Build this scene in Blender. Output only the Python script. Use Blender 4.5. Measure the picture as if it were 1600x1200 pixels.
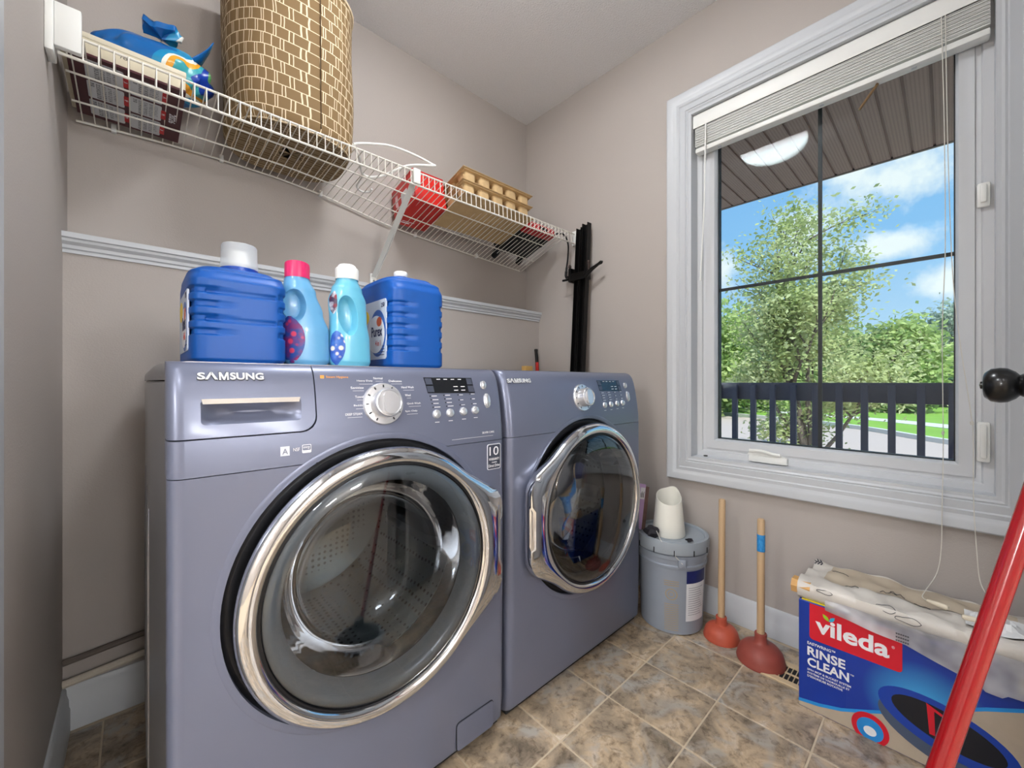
import bpy, bmesh, math, random
import numpy as np
from mathutils import Vector, Matrix
random.seed(7); rng = np.random.default_rng(11)
for o in list(bpy.data.objects): bpy.data.objects.remove(o)
SC = bpy.context.scene; COL = SC.collection
PI = math.pi; R = math.radians
def lin(c):
    return tuple(((v/255)/12.92 if v/255 <= .04045 else ((v/255+.055)/1.055)**2.4) for v in c)

# ------------------------------------------------------------------ camera
EYE = .95; YAW = R(47.1); FPX = 632
cam = bpy.data.cameras.new('camera'); camo = bpy.data.objects.new('camera', cam); COL.objects.link(camo)
cam.sensor_width = 36; cam.lens = 36*FPX/1600; cam.shift_y = -3/1600; cam.clip_start = .02; cam.clip_end = 300
camo.location = (0, 0, EYE)
camo.rotation_euler = (R(90), 0, YAW-R(90))
SC.camera = camo
SC.view_settings.view_transform = 'Standard'; SC.view_settings.look = 'None'
SC.view_settings.gamma = 1; SC.view_settings.use_curve_mapping = False
SC.view_settings.exposure = 0.27

# ------------------------------------------------------------------ sky
def make_world():
    w = bpy.data.worlds.new('sky'); SC.world = w; w.use_nodes = True
    nt = w.node_tree; nt.nodes.clear(); N = nt.nodes.new; L = nt.links.new
    def mth(op, a, b=None, clamp=False):
        n = N('ShaderNodeMath'); n.operation = op; n.use_clamp = clamp
        for i, v in enumerate((a, b)):
            if v is None: continue
            if isinstance(v, (int, float)): n.inputs[i].default_value = v
            else: L(v, n.inputs[i])
        return n.outputs[0]
    tc = N('ShaderNodeTexCoord'); D = tc.outputs['Generated']
    sep = N('ShaderNodeSeparateXYZ'); L(D, sep.inputs[0])
    ramp = N('ShaderNodeValToRGB'); L(sep.outputs[2], ramp.inputs[0])
    e = ramp.color_ramp.elements
    e[0].position = 0; e[0].color = (*lin((206, 228, 248)), 1)
    e[1].position = .75; e[1].color = (*lin((104, 166, 236)), 1)
    k = e.new(.25); k.color = (*lin((150, 200, 246)), 1)
    nz = N('ShaderNodeTexNoise'); nz.inputs['Scale'].default_value = 7; nz.inputs['Detail'].default_value = 9
    nz.inputs['Roughness'].default_value = .62; L(D, nz.inputs['Vector'])
    nf = nz.outputs['Fac']
    # broad fair-weather clouds everywhere, and a few cumulus heaps
    n2 = N('ShaderNodeTexNoise'); n2.inputs['Scale'].default_value = 2.6; n2.inputs['Detail'].default_value = 3; L(D, n2.inputs['Vector'])
    dens = mth('MULTIPLY', mth('SUBTRACT', n2.outputs['Fac'], .66), 2.2)
    heaps = [((.83, .03, .30), (5.2, 5.2, 9)), ((.80, .10, .345), (7, 8, 12)), ((.90, .36, .24), (6, 6, 9)), ((.96, -.06, .16), (5, 4, 14)), ((.93, .05, .23), (6, 6, 17)),
             ((.55, -.7, .35), (4, 4, 8)), ((.5, .8, .4), (4, 4, 8)), ((-.7, .3, .5), (3, 3, 6)), ((-.4, -.8, .4), (3, 3, 6))]
    for c, s in heaps:
        sb = N('ShaderNodeVectorMath'); sb.operation = 'SUBTRACT'; L(D, sb.inputs[0])
        sb.inputs[1].default_value = Vector(c).normalized()
        ml = N('ShaderNodeVectorMath'); ml.operation = 'MULTIPLY'; L(sb.outputs[0], ml.inputs[0]); ml.inputs[1].default_value = s
        ln = N('ShaderNodeVectorMath'); ln.operation = 'LENGTH'; L(ml.outputs[0], ln.inputs[0])
        dens = mth('MAXIMUM', dens, mth('SUBTRACT', .50, ln.outputs['Value']))
    dens = mth('ADD', dens, mth('MULTIPLY', mth('SUBTRACT', nf, .5), 2.0))
    fac = mth('MULTIPLY', dens, 2.6, True)
    mx = N('ShaderNodeMix'); mx.data_type = 'RGBA'; L(fac, mx.inputs['Factor'])
    L(ramp.outputs[0], mx.inputs['A']); mx.inputs['B'].default_value = (.97, .98, 1, 1)
    bg = N('ShaderNodeBackground'); L(mx.outputs['Result'], bg.inputs[0]); bg.inputs[1].default_value = 1.0
    out = N('ShaderNodeOutputWorld'); L(bg.outputs[0], out.inputs[0])
make_world()
sun = bpy.data.lights.new('sun', 'SUN'); sun.energy = 5.4; sun.angle = R(1.5); sun.color = (1, .96, .9)
suno = bpy.data.objects.new('sun', sun); COL.objects.link(suno)
suno.rotation_euler = Vector((.35, .30, -.75)).to_track_quat('-Z', 'Y').to_euler(); suno.location = (-3, -3, 8)
LAMP_ROOM = 36.0; FILL_HALL = 46.0; FILL_WALL = 60.0      # emission of the room lamp's dome, then hall and wall lamps added as fill

# ------------------------------------------------------------------ helpers
WL = {}
def thing(name, label, cat, loc=(0, 0, 0), rot=None, group=None, local=False):
    o = bpy.data.objects.new(name, None); COL.objects.link(o); o.location = loc
    o.empty_display_size = .05
    if rot: o.rotation_euler = rot
    o['label'] = label; o['category'] = cat
    if group: o['group'] = group
    WL[o.name] = Vector((0, 0, 0)) if (local or rot) else Vector(loc)
    return o
def tag(o, label, cat, group=None):
    o['label'] = label; o['category'] = cat
    if group: o['group'] = group
    return o
def mobj(name, me, mat, parent=None, smooth=35):
    n = len(me.vertices); co = np.empty(n*3, dtype=np.float32); me.vertices.foreach_get('co', co); co = co.reshape(-1, 3)
    lo, hi = co.min(0), co.max(0); c = Vector(((lo[0]+hi[0])/2, (lo[1]+hi[1])/2, lo[2]))
    c = Vector([float(v) for v in c])
    me.transform(Matrix.Translation(-c))
    o = bpy.data.objects.new(name, me); COL.objects.link(o)
    base = WL[parent.name] if parent else Vector((0, 0, 0))
    if parent: o.parent = parent
    o.location = c-base; WL[o.name] = c
    me.materials.clear()
    for m in (mat if isinstance(mat, (list, tuple)) else [mat]): me.materials.append(m)
    if smooth:
        me.polygons.foreach_set('use_smooth', [True]*len(me.polygons)); me.set_sharp_from_angle(angle=R(smooth))
    me.update()
    return o
def obj(name, bm, mat, parent=None, smooth=35, rec=True):
    if rec: bmesh.ops.recalc_face_normals(bm, faces=bm.faces[:])
    me = bpy.data.meshes.new(name); bm.to_mesh(me); bm.free()
    return mobj(name, me, mat, parent, smooth)
def struct(name, bm, mat, smooth=35):
    o = obj(name, bm, mat, None, smooth); o['kind'] = 'structure'; return o
def dup(o, name=None):
    c = o.copy(); COL.objects.link(c); return c
def B(): return bmesh.new()
def box(bm, x0, x1, y0, y1, z0, z1, bev=0, seg=2):
    r = bmesh.ops.create_cube(bm, size=1)['verts']
    for v in r:
        v.co = ((x0+x1)/2+v.co.x*(x1-x0), (y0+y1)/2+v.co.y*(y1-y0), (z0+z1)/2+v.co.z*(z1-z0))
    if bev:
        es = list({e for v in r for e in v.link_edges})
        bmesh.ops.bevel(bm, geom=es, offset=bev, segments=seg, affect='EDGES', profile=.5)
    return bm
def bx(*a, **k): return box(B(), *a, **k)
def rings(bm, rs, closed=True, cap0=True, cap1=True):
    """loft through rings (lists of points of equal count)"""
    V = [[bm.verts.new(p) for p in r] for r in rs]; n = len(V[0])
    for a, b in zip(V, V[1:]):
        for i in range(n if closed else n-1):
            j = (i+1) % n
            bm.faces.new((a[i], a[j], b[j], b[i]))
    if closed and cap0: bm.faces.new(list(reversed(V[0])))
    if closed and cap1: bm.faces.new(V[-1])
    return V
def tube(bm, pts, r, n=8, cap=True):
    pts = [Vector(p) for p in pts]; rs = []; m = len(pts)
    rad = r if isinstance(r, (list, tuple)) else [r]*m
    prev = None
    for i, p in enumerate(pts):
        t = (pts[min(i+1, m-1)]-pts[max(i-1, 0)]).normalized()
        if prev is None:
            u = t.orthogonal().normalized()
        else:
            u = prev-t*prev.dot(t)
            u = u.normalized() if u.length > 1e-6 else t.orthogonal().normalized()
        prev = u; w = t.cross(u)
        rs.append([p+(u*math.cos(a)+w*math.sin(a))*rad[i] for a in (2*PI*k/n for k in range(n))])
    rings(bm, rs, True, cap, cap); return bm
def spline(pts, k=8):
    pts = [Vector(p) for p in pts]; P = [pts[0]*2-pts[1]]+pts+[pts[-1]*2-pts[-2]]; out = []
    for i in range(1, len(P)-2):
        a, b, c, d = P[i-1:i+3]
        for j in range(k):
            t = j/k
            out.append(.5*((2*b)+(c-a)*t+(2*a-5*b+4*c-d)*t*t+(3*b-a-3*c+d)*t**3))
    return out+[pts[-1]]
def lathe(bm, prof, cen, axis='Z', n=48, rf=None, close=False, cap=False):
    """prof = [(r, h)]; axis Z: h is z; axis Y: h is y.  rf(angle, r, k) may alter the radius"""
    rs = []
    for k, (r, h) in enumerate(prof):
        ring = []
        for i in range(n):
            a = 2*PI*i/n; q = rf(a, r, k) if rf else r
            if axis == 'Z': ring.append((cen[0]+q*math.cos(a), cen[1]+q*math.sin(a), cen[2]+h))
            else: ring.append((cen[0]+q*math.cos(a), h, cen[1]+q*math.sin(a)))
        rs.append(ring)
    if close: rs.append(rs[0])
    V = rings(bm, rs, True, cap, cap)
    bmesh.ops.remove_doubles(bm, verts=bm.verts[:], dist=1e-5)
    return bm
def prism(bm, poly, to3, d0, d1):
    """extrude a 2-D polygon; to3(a, b, d) gives a point"""
    a = [bm.verts.new(to3(p[0], p[1], d0)) for p in poly]; b = [bm.verts.new(to3(p[0], p[1], d1)) for p in poly]
    n = len(poly); bm.faces.new(a[::-1]); bm.faces.new(b)
    for i in range(n):
        j = (i+1) % n; bm.faces.new((a[i], a[j], b[j], b[i]))
    return bm
def rrect(x0, x1, y0, y1, r, n=5, corners=(1, 1, 1, 1)):
    out = []
    for k, (cx, cy, a0) in enumerate(((x1-r, y1-r, 0), (x0+r, y1-r, 90), (x0+r, y0+r, 180), (x1-r, y0+r, 270))):
        if not corners[k]:
            out.append(((x1, x0, x0, x1)[k], (y1, y1, y0, y0)[k])); continue
        for i in range(n+1):
            a = R(a0+90*i/n); out.append((cx+r*math.cos(a), cy+r*math.sin(a)))
    return out
XZ = lambda a, b, d: (a, d, b)      # polygon in the X-Z plane, depth along Y
YZ = lambda a, b, d: (d, a, b)
XY = lambda a, b, d: (a, b, d)
def boolean(bmA, bmB, op='DIFFERENCE'):
    os = []
    for b in (bmA, bmB):
        bmesh.ops.recalc_face_normals(b, faces=b.faces[:])
        me = bpy.data.meshes.new('t'); b.to_mesh(me); b.free(); o = bpy.data.objects.new('t', me); COL.objects.link(o); os.append(o)
    m = os[0].modifiers.new('b', 'BOOLEAN'); m.operation = op; m.object = os[1]; m.solver = 'EXACT'
    dg = bpy.context.evaluated_depsgraph_get(); dg.update()
    me = bpy.data.meshes.new_from_object(os[0].evaluated_get(dg))
    bm = B(); bm.from_mesh(me); bpy.data.meshes.remove(me)
    for o in os:
        d = o.data; bpy.data.objects.remove(o); bpy.data.meshes.remove(d)
    return bm
def text(name, s, mat, parent, org, xd, up, h, w=None, ext=.0004, bold=0, align='L'):
    """lettering as a mesh: cap height h (metres), fitted to width w; org = lower left (or centre) corner"""
    cu = bpy.data.curves.new('t', 'FONT'); cu.body = s; cu.size = 1; cu.extrude = .5; cu.offset = bold; cu.resolution_u = 3; cu.space_line = .95
    to = bpy.data.objects.new('t', cu); COL.objects.link(to)
    dg = bpy.context.evaluated_depsgraph_get(); dg.update()
    me = bpy.data.meshes.new_from_object(to.evaluated_get(dg)); bpy.data.objects.remove(to); bpy.data.curves.remove(cu)
    n = len(me.vertices); co = np.empty(n*3, dtype=np.float32); me.vertices.foreach_get('co', co); co = co.reshape(-1, 3)
    lo, hi = co.min(0), co.max(0)
    sy = h/(hi[1]-lo[1]); sx = (w/(hi[0]-lo[0])) if w else sy
    ox = 0 if align == 'L' else -(hi[0]-lo[0])/2*sx
    xd = Vector(xd).normalized(); up = Vector(up).normalized(); nn = xd.cross(up); org = Vector(org)
    q = np.array([[float(c) for c in org]]) + np.outer((co[:, 0]-lo[0])*sx+ox, xd) + np.outer((co[:, 1]-lo[1])*sy, up) + np.outer((co[:, 2]+.5)*ext, nn)
    me.vertices.foreach_set('co', q.astype(np.float32).ravel()); me.name = name
    return mobj(name, me, mat, parent, 0)

# ------------------------------------------------------------------ materials
def M(name, col, rough=.5, metal=0, noise=None, bump=None, coat=0, spec=.5, trans=0, ior=1.45, emis=0, col2=None, aniso=None, alpha=1, sub=0):
    m = bpy.data.materials.new(name); m.use_nodes = True; nt = m.node_tree; N = nt.nodes.new; L = nt.links.new
    p = nt.nodes['Principled BSDF']; c = (*lin(col), 1)
    p.inputs['Base Color'].default_value = c; p.inputs['Roughness'].default_value = rough; p.inputs['Metallic'].default_value = metal
    p.inputs['Specular IOR Level'].default_value = spec; p.inputs['Coat Weight'].default_value = coat; p.inputs['IOR'].default_value = ior
    p.inputs['Coat Roughness'].default_value = .08
    p.inputs['Transmission Weight'].default_value = trans; p.inputs['Alpha'].default_value = alpha
    if sub: p.inputs['Subsurface Weight'].default_value = sub; p.inputs['Subsurface Radius'].default_value = (.02, .02, .02)
    if emis: p.inputs['Emission Color'].default_value = c; p.inputs['Emission Strength'].default_value = emis
    tc = N('ShaderNodeTexCoord')
    if noise is None: noise = (9, .06)
    nz = N('ShaderNodeTexNoise'); nz.inputs['Scale'].default_value = noise[0]; nz.inputs['Detail'].default_value = 5
    if aniso:
        mp = N('ShaderNodeMapping'); mp.inputs['Scale'].default_value = aniso; L(tc.outputs['Object'], mp.inputs[0]); L(mp.outputs[0], nz.inputs['Vector'])
    else: L(tc.outputs['Object'], nz.inputs['Vector'])
    mx = N('ShaderNodeMix'); mx.data_type = 'RGBA'
    if col2 is None:
        mx.blend_type = 'MIX'; k = 1-noise[1]; mx.inputs['A'].default_value = (c[0]*k, c[1]*k, c[2]*k, 1)
        k = 1+noise[1]; mx.inputs['B'].default_value = (min(1, c[0]*k), min(1, c[1]*k), min(1, c[2]*k), 1)
        L(nz.outputs['Fac'], mx.inputs['Factor'])
    else:
        mx.inputs['A'].default_value = c; mx.inputs['B'].default_value = (*lin(col2), 1)
        cr = N('ShaderNodeValToRGB'); cr.color_ramp.elements[0].position = .42; cr.color_ramp.elements[1].position = .58
        L(nz.outputs['Fac'], cr.inputs[0]); L(cr.outputs[0], mx.inputs['Factor'])
    L(mx.outputs['Result'], p.inputs['Base Color'])
    if bump:
        n2 = N('ShaderNodeTexNoise'); n2.inputs['Scale'].default_value = bump[0]; n2.inputs['Detail'].default_value = 4; L(tc.outputs['Object'], n2.inputs['Vector'])
        b = N('ShaderNodeBump'); b.inputs['Strength'].default_value = bump[1]; b.inputs['Distance'].default_value = .004; L(n2.outputs['Fac'], b.inputs['Height']); L(b.outputs[0], p.inputs['Normal'])
    return m
def glassmat(name, tint=(255, 255, 255), refl=1.0, rough=.02, ior=1.5):
    m = bpy.data.materials.new(name); m.use_nodes = True; nt = m.node_tree; nt.nodes.clear(); N = nt.nodes.new; L = nt.links.new
    t = N('ShaderNodeBsdfTransparent'); t.inputs[0].default_value = (*lin(tint), 1)
    g = N('ShaderNodeBsdfGlossy'); g.inputs['Roughness'].default_value = rough
    f = N('ShaderNodeFresnel'); f.inputs['IOR'].default_value = ior
    mu = N('ShaderNodeMath'); mu.operation = 'MULTIPLY'; mu.use_clamp = True; L(f.outputs[0], mu.inputs[0]); mu.inputs[1].default_value = refl
    mx = N('ShaderNodeMixShader'); L(mu.outputs[0], mx.inputs[0]); L(t.outputs[0], mx.inputs[1]); L(g.outputs[0], mx.inputs[2])
    o = N('ShaderNodeOutputMaterial'); L(mx.outputs[0], o.inputs[0]); return m
mWall = M('wall_paint', (181, 173, 167), .75, bump=(220, .12), noise=(2.5, .02))
mWallHall = M('hall_paint', (196, 188, 180), .8, noise=(2.5, .02))
mCeil = M('ceiling_texture', (238, 239, 242), .9, bump=(150, .9), noise=(160, .08))
mTrim = M('white_trim_paint', (200, 203, 207), .35, noise=(3, .015))
mVinyl = M('white_vinyl', (208, 210, 213), .4, noise=(3, .015))
mWhite = M('white_plastic', (236, 236, 232), .38, noise=(6, .02))
mWire = M('white_coated_wire', (232, 228, 218), .4, noise=(6, .02))
mSteel = M('platinum_steel_paint', (110, 115, 135), .36, .34, noise=(4, .05), coat=.15)
mSide = M('platinum_side_paint', (140, 140, 144), .32, .55, noise=(4, .05), coat=.2)
mChrome = M('chrome', (218, 220, 224), .07, 1, noise=(6, .03))
mSilver = M('silver_plastic', (216, 217, 220), .22, .7, noise=(6, .03))
mBlack = M('black_rubber', (14, 14, 18), .45, noise=(20, .1))
mBlackGloss = M('black_gloss', (10, 11, 16), .12, noise=(20, .1), coat=.5)
mGreyPl = M('grey_moulding', (150, 155, 158), .25, noise=(6, .04), coat=.3)
mDrum = None
mLetter = M('bright_silver', (214, 216, 218), .35, .2)
mPrint = M('white_print', (232, 232, 236), .6)
mOrange = M('orange_print', (236, 160, 80), .6)
mGlassDoor = glassmat('door_glass', (205, 210, 216), 1.5, .015, 1.55)
mGlassBowl = glassmat('bowl_glass', (190, 198, 206), 1.3, .03, 1.5)
mGlassWin = glassmat('window_glass', (246, 250, 250), .22, .01, 1.45)
mDark = M('dark_chassis', (30, 31, 34), .7)
mBrownTube = M('brown_grey_tube', (104, 94, 86), .5)
mCream = M('cream_pipe', (206, 196, 180), .45)

# floor of mottled stone-look tiles
def tile_mat():
    m = bpy.data.materials.new('stone_tile'); m.use_nodes = True; nt = m.node_tree; N = nt.nodes.new; L = nt.links.new
    p = nt.nodes['Principled BSDF']; tc = N('ShaderNodeTexCoord'); oi = N('ShaderNodeObjectInfo')
    ad = N('ShaderNodeVectorMath'); ad.operation = 'ADD'; L(tc.outputs['Object'], ad.inputs[0])
    sc = N('ShaderNodeVectorMath'); sc.operation = 'SCALE'; L(oi.outputs['Location'], sc.inputs[0]); sc.inputs['Scale'].default_value = 3.7; L(sc.outputs[0], ad.inputs[1])
    def nz(s, d, dist=0):
        n = N('ShaderNodeTexNoise'); n.inputs['Scale'].default_value = s; n.inputs['Detail'].default_value = d; n.inputs['Roughness'].default_value = .65
        n.inputs['Distortion'].default_value = dist; L(ad.outputs[0], n.inputs['Vector']); return n.outputs['Fac']
    r1 = N('ShaderNodeValToRGB'); L(nz(9, 9, .6), r1.inputs[0]); e = r1.color_ramp.elements
    e[0].position = .30; e[0].color = (*lin((104, 92, 78)), 1); e[1].position = .74; e[1].color = (*lin((214, 202, 186)), 1)
    k = e.new(.45); k.color = (*lin((154, 138, 118)), 1); k = e.new(.57); k.color = (*lin((186, 164, 136)), 1)
    r2 = N('ShaderNodeValToRGB'); L(nz(6, 3, 1.2), r2.inputs[0]); e = r2.color_ramp.elements
    e[0].position = .50; e[0].color = (0, 0, 0, 1); e[1].position = .64; e[1].color = (1, 1, 1, 1)
    mx = N('ShaderNodeMix'); mx.data_type = 'RGBA'; L(r2.outputs[0], mx.inputs['Factor']); L(r1.outputs[0], mx.inputs['A']); mx.inputs['B'].default_value = (*lin((168, 162, 154)), 1)
    r3 = N('ShaderNodeValToRGB'); L(nz(46, 8, .4), r3.inputs[0]); e = r3.color_ramp.elements
    e[0].position = .33; e[0].color = (.24, .20, .16, 1); e[1].position = .50; e[1].color = (1, 1, 1, 1)
    m2 = N('ShaderNodeMix'); m2.data_type = 'RGBA'; m2.blend_type = 'MULTIPLY'; m2.inputs['Factor'].default_value = .7
    L(mx.outputs['Result'], m2.inputs['A']); L(r3.outputs[0], m2.inputs['B']); L(m2.outputs['Result'], p.inputs['Base Color'])
    p.inputs['Roughness'].default_value = .36
    b = N('ShaderNodeBump'); b.inputs['Strength'].default_value = .35; b.inputs['Distance'].default_value = .003; L(nz(30, 6), b.inputs['Height']); L(b.outputs[0], p.inputs['Normal'])
    return m
mTile = tile_mat()
mGrout = M('sand_grout', (196, 180, 156), .8, noise=(60, .12))

# ------------------------------------------------------------------ the room
XL, XR, YB, YBL, YF, ZC = -.147, 1.74, 1.746, 1.64, -.25, 2.512
fl = struct('floor', bx(-2.4, 1.92, -3.2, 1.9, -.12, -.002), mGrout)
TX, TY = .2225, .2295
tm = None
for i in range(-8, 6):
    for j in range(-7, 6):
        x0 = 1.0455+i*TX; y0 = .697+j*TY-TY*0
        xa, xb, ya, yb = max(x0, -.75), min(x0+TX, XR), max(y0, -.95), min(y0+TY, YBL)
        if xb-xa < .03 or yb-ya < .03: continue
        g = .0022
        full = abs(xb-xa-TX) < 1e-6 and abs(yb-ya-TY) < 1e-6
        if full and tm:
            o = dup(tm); o.location = Vector(((xa+xb)/2, (ya+yb)/2, -.006))-WL['floor']
        else:
            o = obj('tile', bx(xa+g, xb-g, ya+g, yb-g, -.006, 0, bev=.0015, seg=1), mTile, fl)
            if full: tm = o
struct('ceiling', bx(-2.4, 1.92, -3.2, 1.9, ZC, ZC+.12), mCeil)
struct('wall_back', bx(XL-.12, XR+.16, YB, YB+.14, 0, ZC), mWall)
struct('wall_back_lower', bx(XL, XR, YBL, YB, 0, 1.312), mWall)
b = B(); box(b, XL-.12, XL, .785, YB, 0, ZC); box(b, XL-.12, XL, YF+.06, .785, 2.05, ZC); box(b, XL-.12, XL, YF-.12, YF+.06, 0, ZC)
struct('wall_left', b, mWall)
WO = dict(y0=-.101, y1=.751, z0=.625, z1=2.098)
b = B(); box(b, XR, XR+.16, WO['y1'], YB+.1, 0, ZC); box(b, XR, XR+.16, YF-.12, WO['y0'], 0, ZC)
box(b, XR, XR+.16, WO['y0'], WO['y1'], 0, WO['z0']); box(b, XR, XR+.16, WO['y0'], WO['y1'], WO['z1'], ZC)
struct('wall_right', b, mWall)
b = B(); box(b, XL, -.06, YF-.12, YF, 0, ZC); box(b, -.06, 1.68, YF-.12, YF, 2.06, ZC); box(b, 1.68, XR, YF-.12, YF, 0, ZC); box(b, .82, .88, YF-.12, YF, 0, 2.06)
struct('wall_front', b, mWall)
b = B(); box(b, -2.52, -2.4, -3.2, 1.9, 0, ZC); box(b, -2.4, XL-.12, 1.25, 1.37, 0, ZC); box(b, -2.52, 1.92, -3.32, -3.2, 0, ZC); box(b, 1.8, 1.92, -3.2, YF-.12, 0, ZC); box(b, .84, .92, -1.2, YF-.12, 0, ZC); box(b, .84, 1.8, -1.28, -1.2, 0, ZC)
struct('wall_hall', b, mWallHall)
# skirting with a stepped top
def skirt(name, p0, p1, nrm, h):
    b = B(); n = Vector(nrm); prof = [(0, 0), (.016, 0), (.016, h*.52), (.0135, h*.56), (.013, h*.72), (.009, h*.82), (.008, h*.95), (.004, h), (0, h)]
    rings(b, [[Vector(p)+n*a+Vector((0, 0, z)) for a, z in prof] for p in (p0, p1)])
    return struct(name, b, mTrim)
skirt('baseboard_right', (XR, YF, 0), (XR, YBL, 0), (-1, 0, 0), .108)
skirt('baseboard_back', (XL, YBL, 0), (XR, YBL, 0), (0, -1, 0), .118)
skirt('baseboard_left', (XL, .873, 0), (XL, YBL, 0), (1, 0, 0), .118)
# cap moulding on the half-height wall
b = B(); prof = [(YBL-.024, 1.357), (YBL-.024, 1.343), (YBL-.019, 1.340), (YBL-.018, 1.333), (YBL-.010, 1.325), (YBL-.009, 1.316), (YBL-.005, 1.313), (YBL-.005, 1.304), (YBL, 1.304), (YBL, 1.312), (YB, 1.312), (YB, 1.357)]
rings(b, [[(x, y, z) for y, z in prof] for x in (XL, XR)]); struct('trim_1', b, mTrim)
# casing of the open doorway beside the camera
b = B(); box(b, XL, XL+.016, .785, .873, 0, 2.14, bev=.004); box(b, XL, XL+.016, YF+.06, .785, 2.05, 2.14, bev=.004); box(b, XL-.12, XL, .773, .785, 0, 2.05); box(b, XL-.12, XL, YF+.06, .773, 2.038, 2.05)
struct('trim_2', b, mTrim)

# ------------------------------------------------------------------ door behind the camera, ajar
dr = bpy.data.objects.new('door_1', None); COL.objects.link(dr); dr['kind'] = 'structure'
dr.location = (1.66, -.21, 0); dr.rotation_euler = (0, 0, math.atan2(.095, -.76)); WL[dr.name] = Vector((0, 0, 0))
# local: x from hinge to free edge, y<0 is the room side after rotation
obj('door_slab', bx(0, .765, 0, .035, .008, 2.035, bev=.002), mTrim, dr)
for z0, z1 in ((.2, .86), (1.02, 1.9)):
    for x0, x1 in ((.11, .34), (.42, .65)):
        obj('door_panel', bx(x0, x1, -.006, .002, z0, z1, bev=.005), mTrim, dr)
mKnob = M('oiled_black_metal', (12, 12, 13), .28, .3, noise=(20, .1), coat=.3)
b = B(); kx, kz = .680, .945
lathe(b, [(.034, 0), (.034, -.006), (.028, -.011), (.0125, -.013), (.012, -.042), (.016, -.044), (.018, -.047), (.016, -.050), (.021, -.054), (.0265, -.062), (.0275, -.070), (.026, -.079), (.020, -.0855), (.017, -.0865), (.016, -.0855), (.006, -.0855), (.006, -.090), (.0001, -.0915)], (kx, kz), 'Y', 32)
obj('door_knob', b, mKnob, dr)

# ------------------------------------------------------------------ window
wn = bpy.data.objects.new('window_1', None); COL.objects.link(wn); wn['kind'] = 'structure'; wn.location = (XR, .325, .625); WL[wn.name] = Vector(wn.location)
y0, y1, z0, z1 = WO['y0'], WO['y1'], WO['z0'], WO['z1']
def frame_ring(bm, prof):
    """mitred frame: prof = [(offset outward from the opening, x)] closed"""
    rs = []
    for cy, cz in ((0, 0), (1, 0), (1, 1), (0, 1), (0, 0)):
        rs.append([(x, (y1+a if cy else y0-a), (z1+a if cz else z0-a)) for a, x in prof])
    rings(bm, rs, True, False, False); bmesh.ops.remove_doubles(bm, verts=bm.verts[:], dist=1e-6)
b = B(); frame_ring(b, [(.0, XR), (.0, XR-.012), (.006, XR-.016), (.011, XR-.014), (.014, XR-.018), (.036, XR-.0155), (.040, XR-.019), (.052, XR-.0165), (.062, XR-.020), (.070, XR-.025), (.089, XR-.026), (.093, XR-.023), (.093, XR)])
obj('casing', b, mTrim, wn, 30)
b = B(); frame_ring(b, [(0, XR-.012), (-.010, XR-.012), (-.010, XR+.062), (.0, XR+.062)]); obj('jamb', b, mTrim, wn)
b = B(); frame_ring(b, [(-.006, XR+.050), (-.030, XR+.050), (-.034, XR+.058), (-.045, XR+.060), (-.045, XR+.13), (-.006, XR+.13)]); obj('vinyl_frame', b, mVinyl, wn, 30)
b = B(); frame_ring(b, [(-.046, XR+.054), (-.078, XR+.054), (-.083, XR+.062), (-.0845, XR+.082), (-.0845, XR+.11), (-.046, XR+.11)]); sash = obj('sash', b, mVinyl, wn, 30)
mMunt = M('dark_bronze_bar', (52, 50, 52), .5)
gx = XR+.085
obj('glass', bx(gx, gx+.004, y0+.082, y1-.082, z0+.07, z1-.08), mGlassWin, wn, 0)
obj('glass', bx(gx+.018, gx+.022, y0+.082, y1-.082, z0+.07, z1-.08), mGlassWin, wn, 0)
obj('muntin', bx(gx+.008, gx+.014, .311, .323, z0+.07, z1-.08), mMunt, wn)
obj('muntin', bx(gx+.0081, gx+.0139, y0+.082, y1-.082, 1.337, 1.349), mMunt, wn)
b = B(); frame_ring(b, [(-.0840, gx-.003), (-.0875, gx-.003), (-.0875, gx+.026), (-.0840, gx+.026)]); obj('glazing_gasket', b, M('glazing_black', (30, 30, 32), .5), wn)
# crank operator and two latches
b = B(); box(b, XR+.030, XR+.053, .405, .535, .638, .664, bev=.004)
prism(b, [(.54, .664), (.41, .664), (.43, .674), (.53, .682)], YZ, XR+.034, XR+.05); cr = obj('crank', b, mWhite, wn)
obj('crank_handle', tube(B(), spline([(XR+.028, .53, .682), (XR+.026, .49, .684), (XR+.026, .45, .676), (XR+.028, .425, .674)], 5), [.006]*15+[.007], 8), mWhite, cr)
for za, zb in ((1.452, 1.522), (.72, .835)):
    lt = obj('latch', bx(XR+.036, XR+.052, -.084, -.058, za, zb, bev=.005), mWhite, wn)
    obj('latch_lever', bx(XR+.03, XR+.037, -.077, -.064, za+.012, zb-.006, bev=.003), mWhite, lt)
obj('screw_cap', lathe(B(), [(.008, 0), (.008, .004), (.0001, .005)], (XR+.035, .70, z0+.010), 'Z', 10), M('grey_cap', (60, 60, 60), .5), wn)

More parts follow.
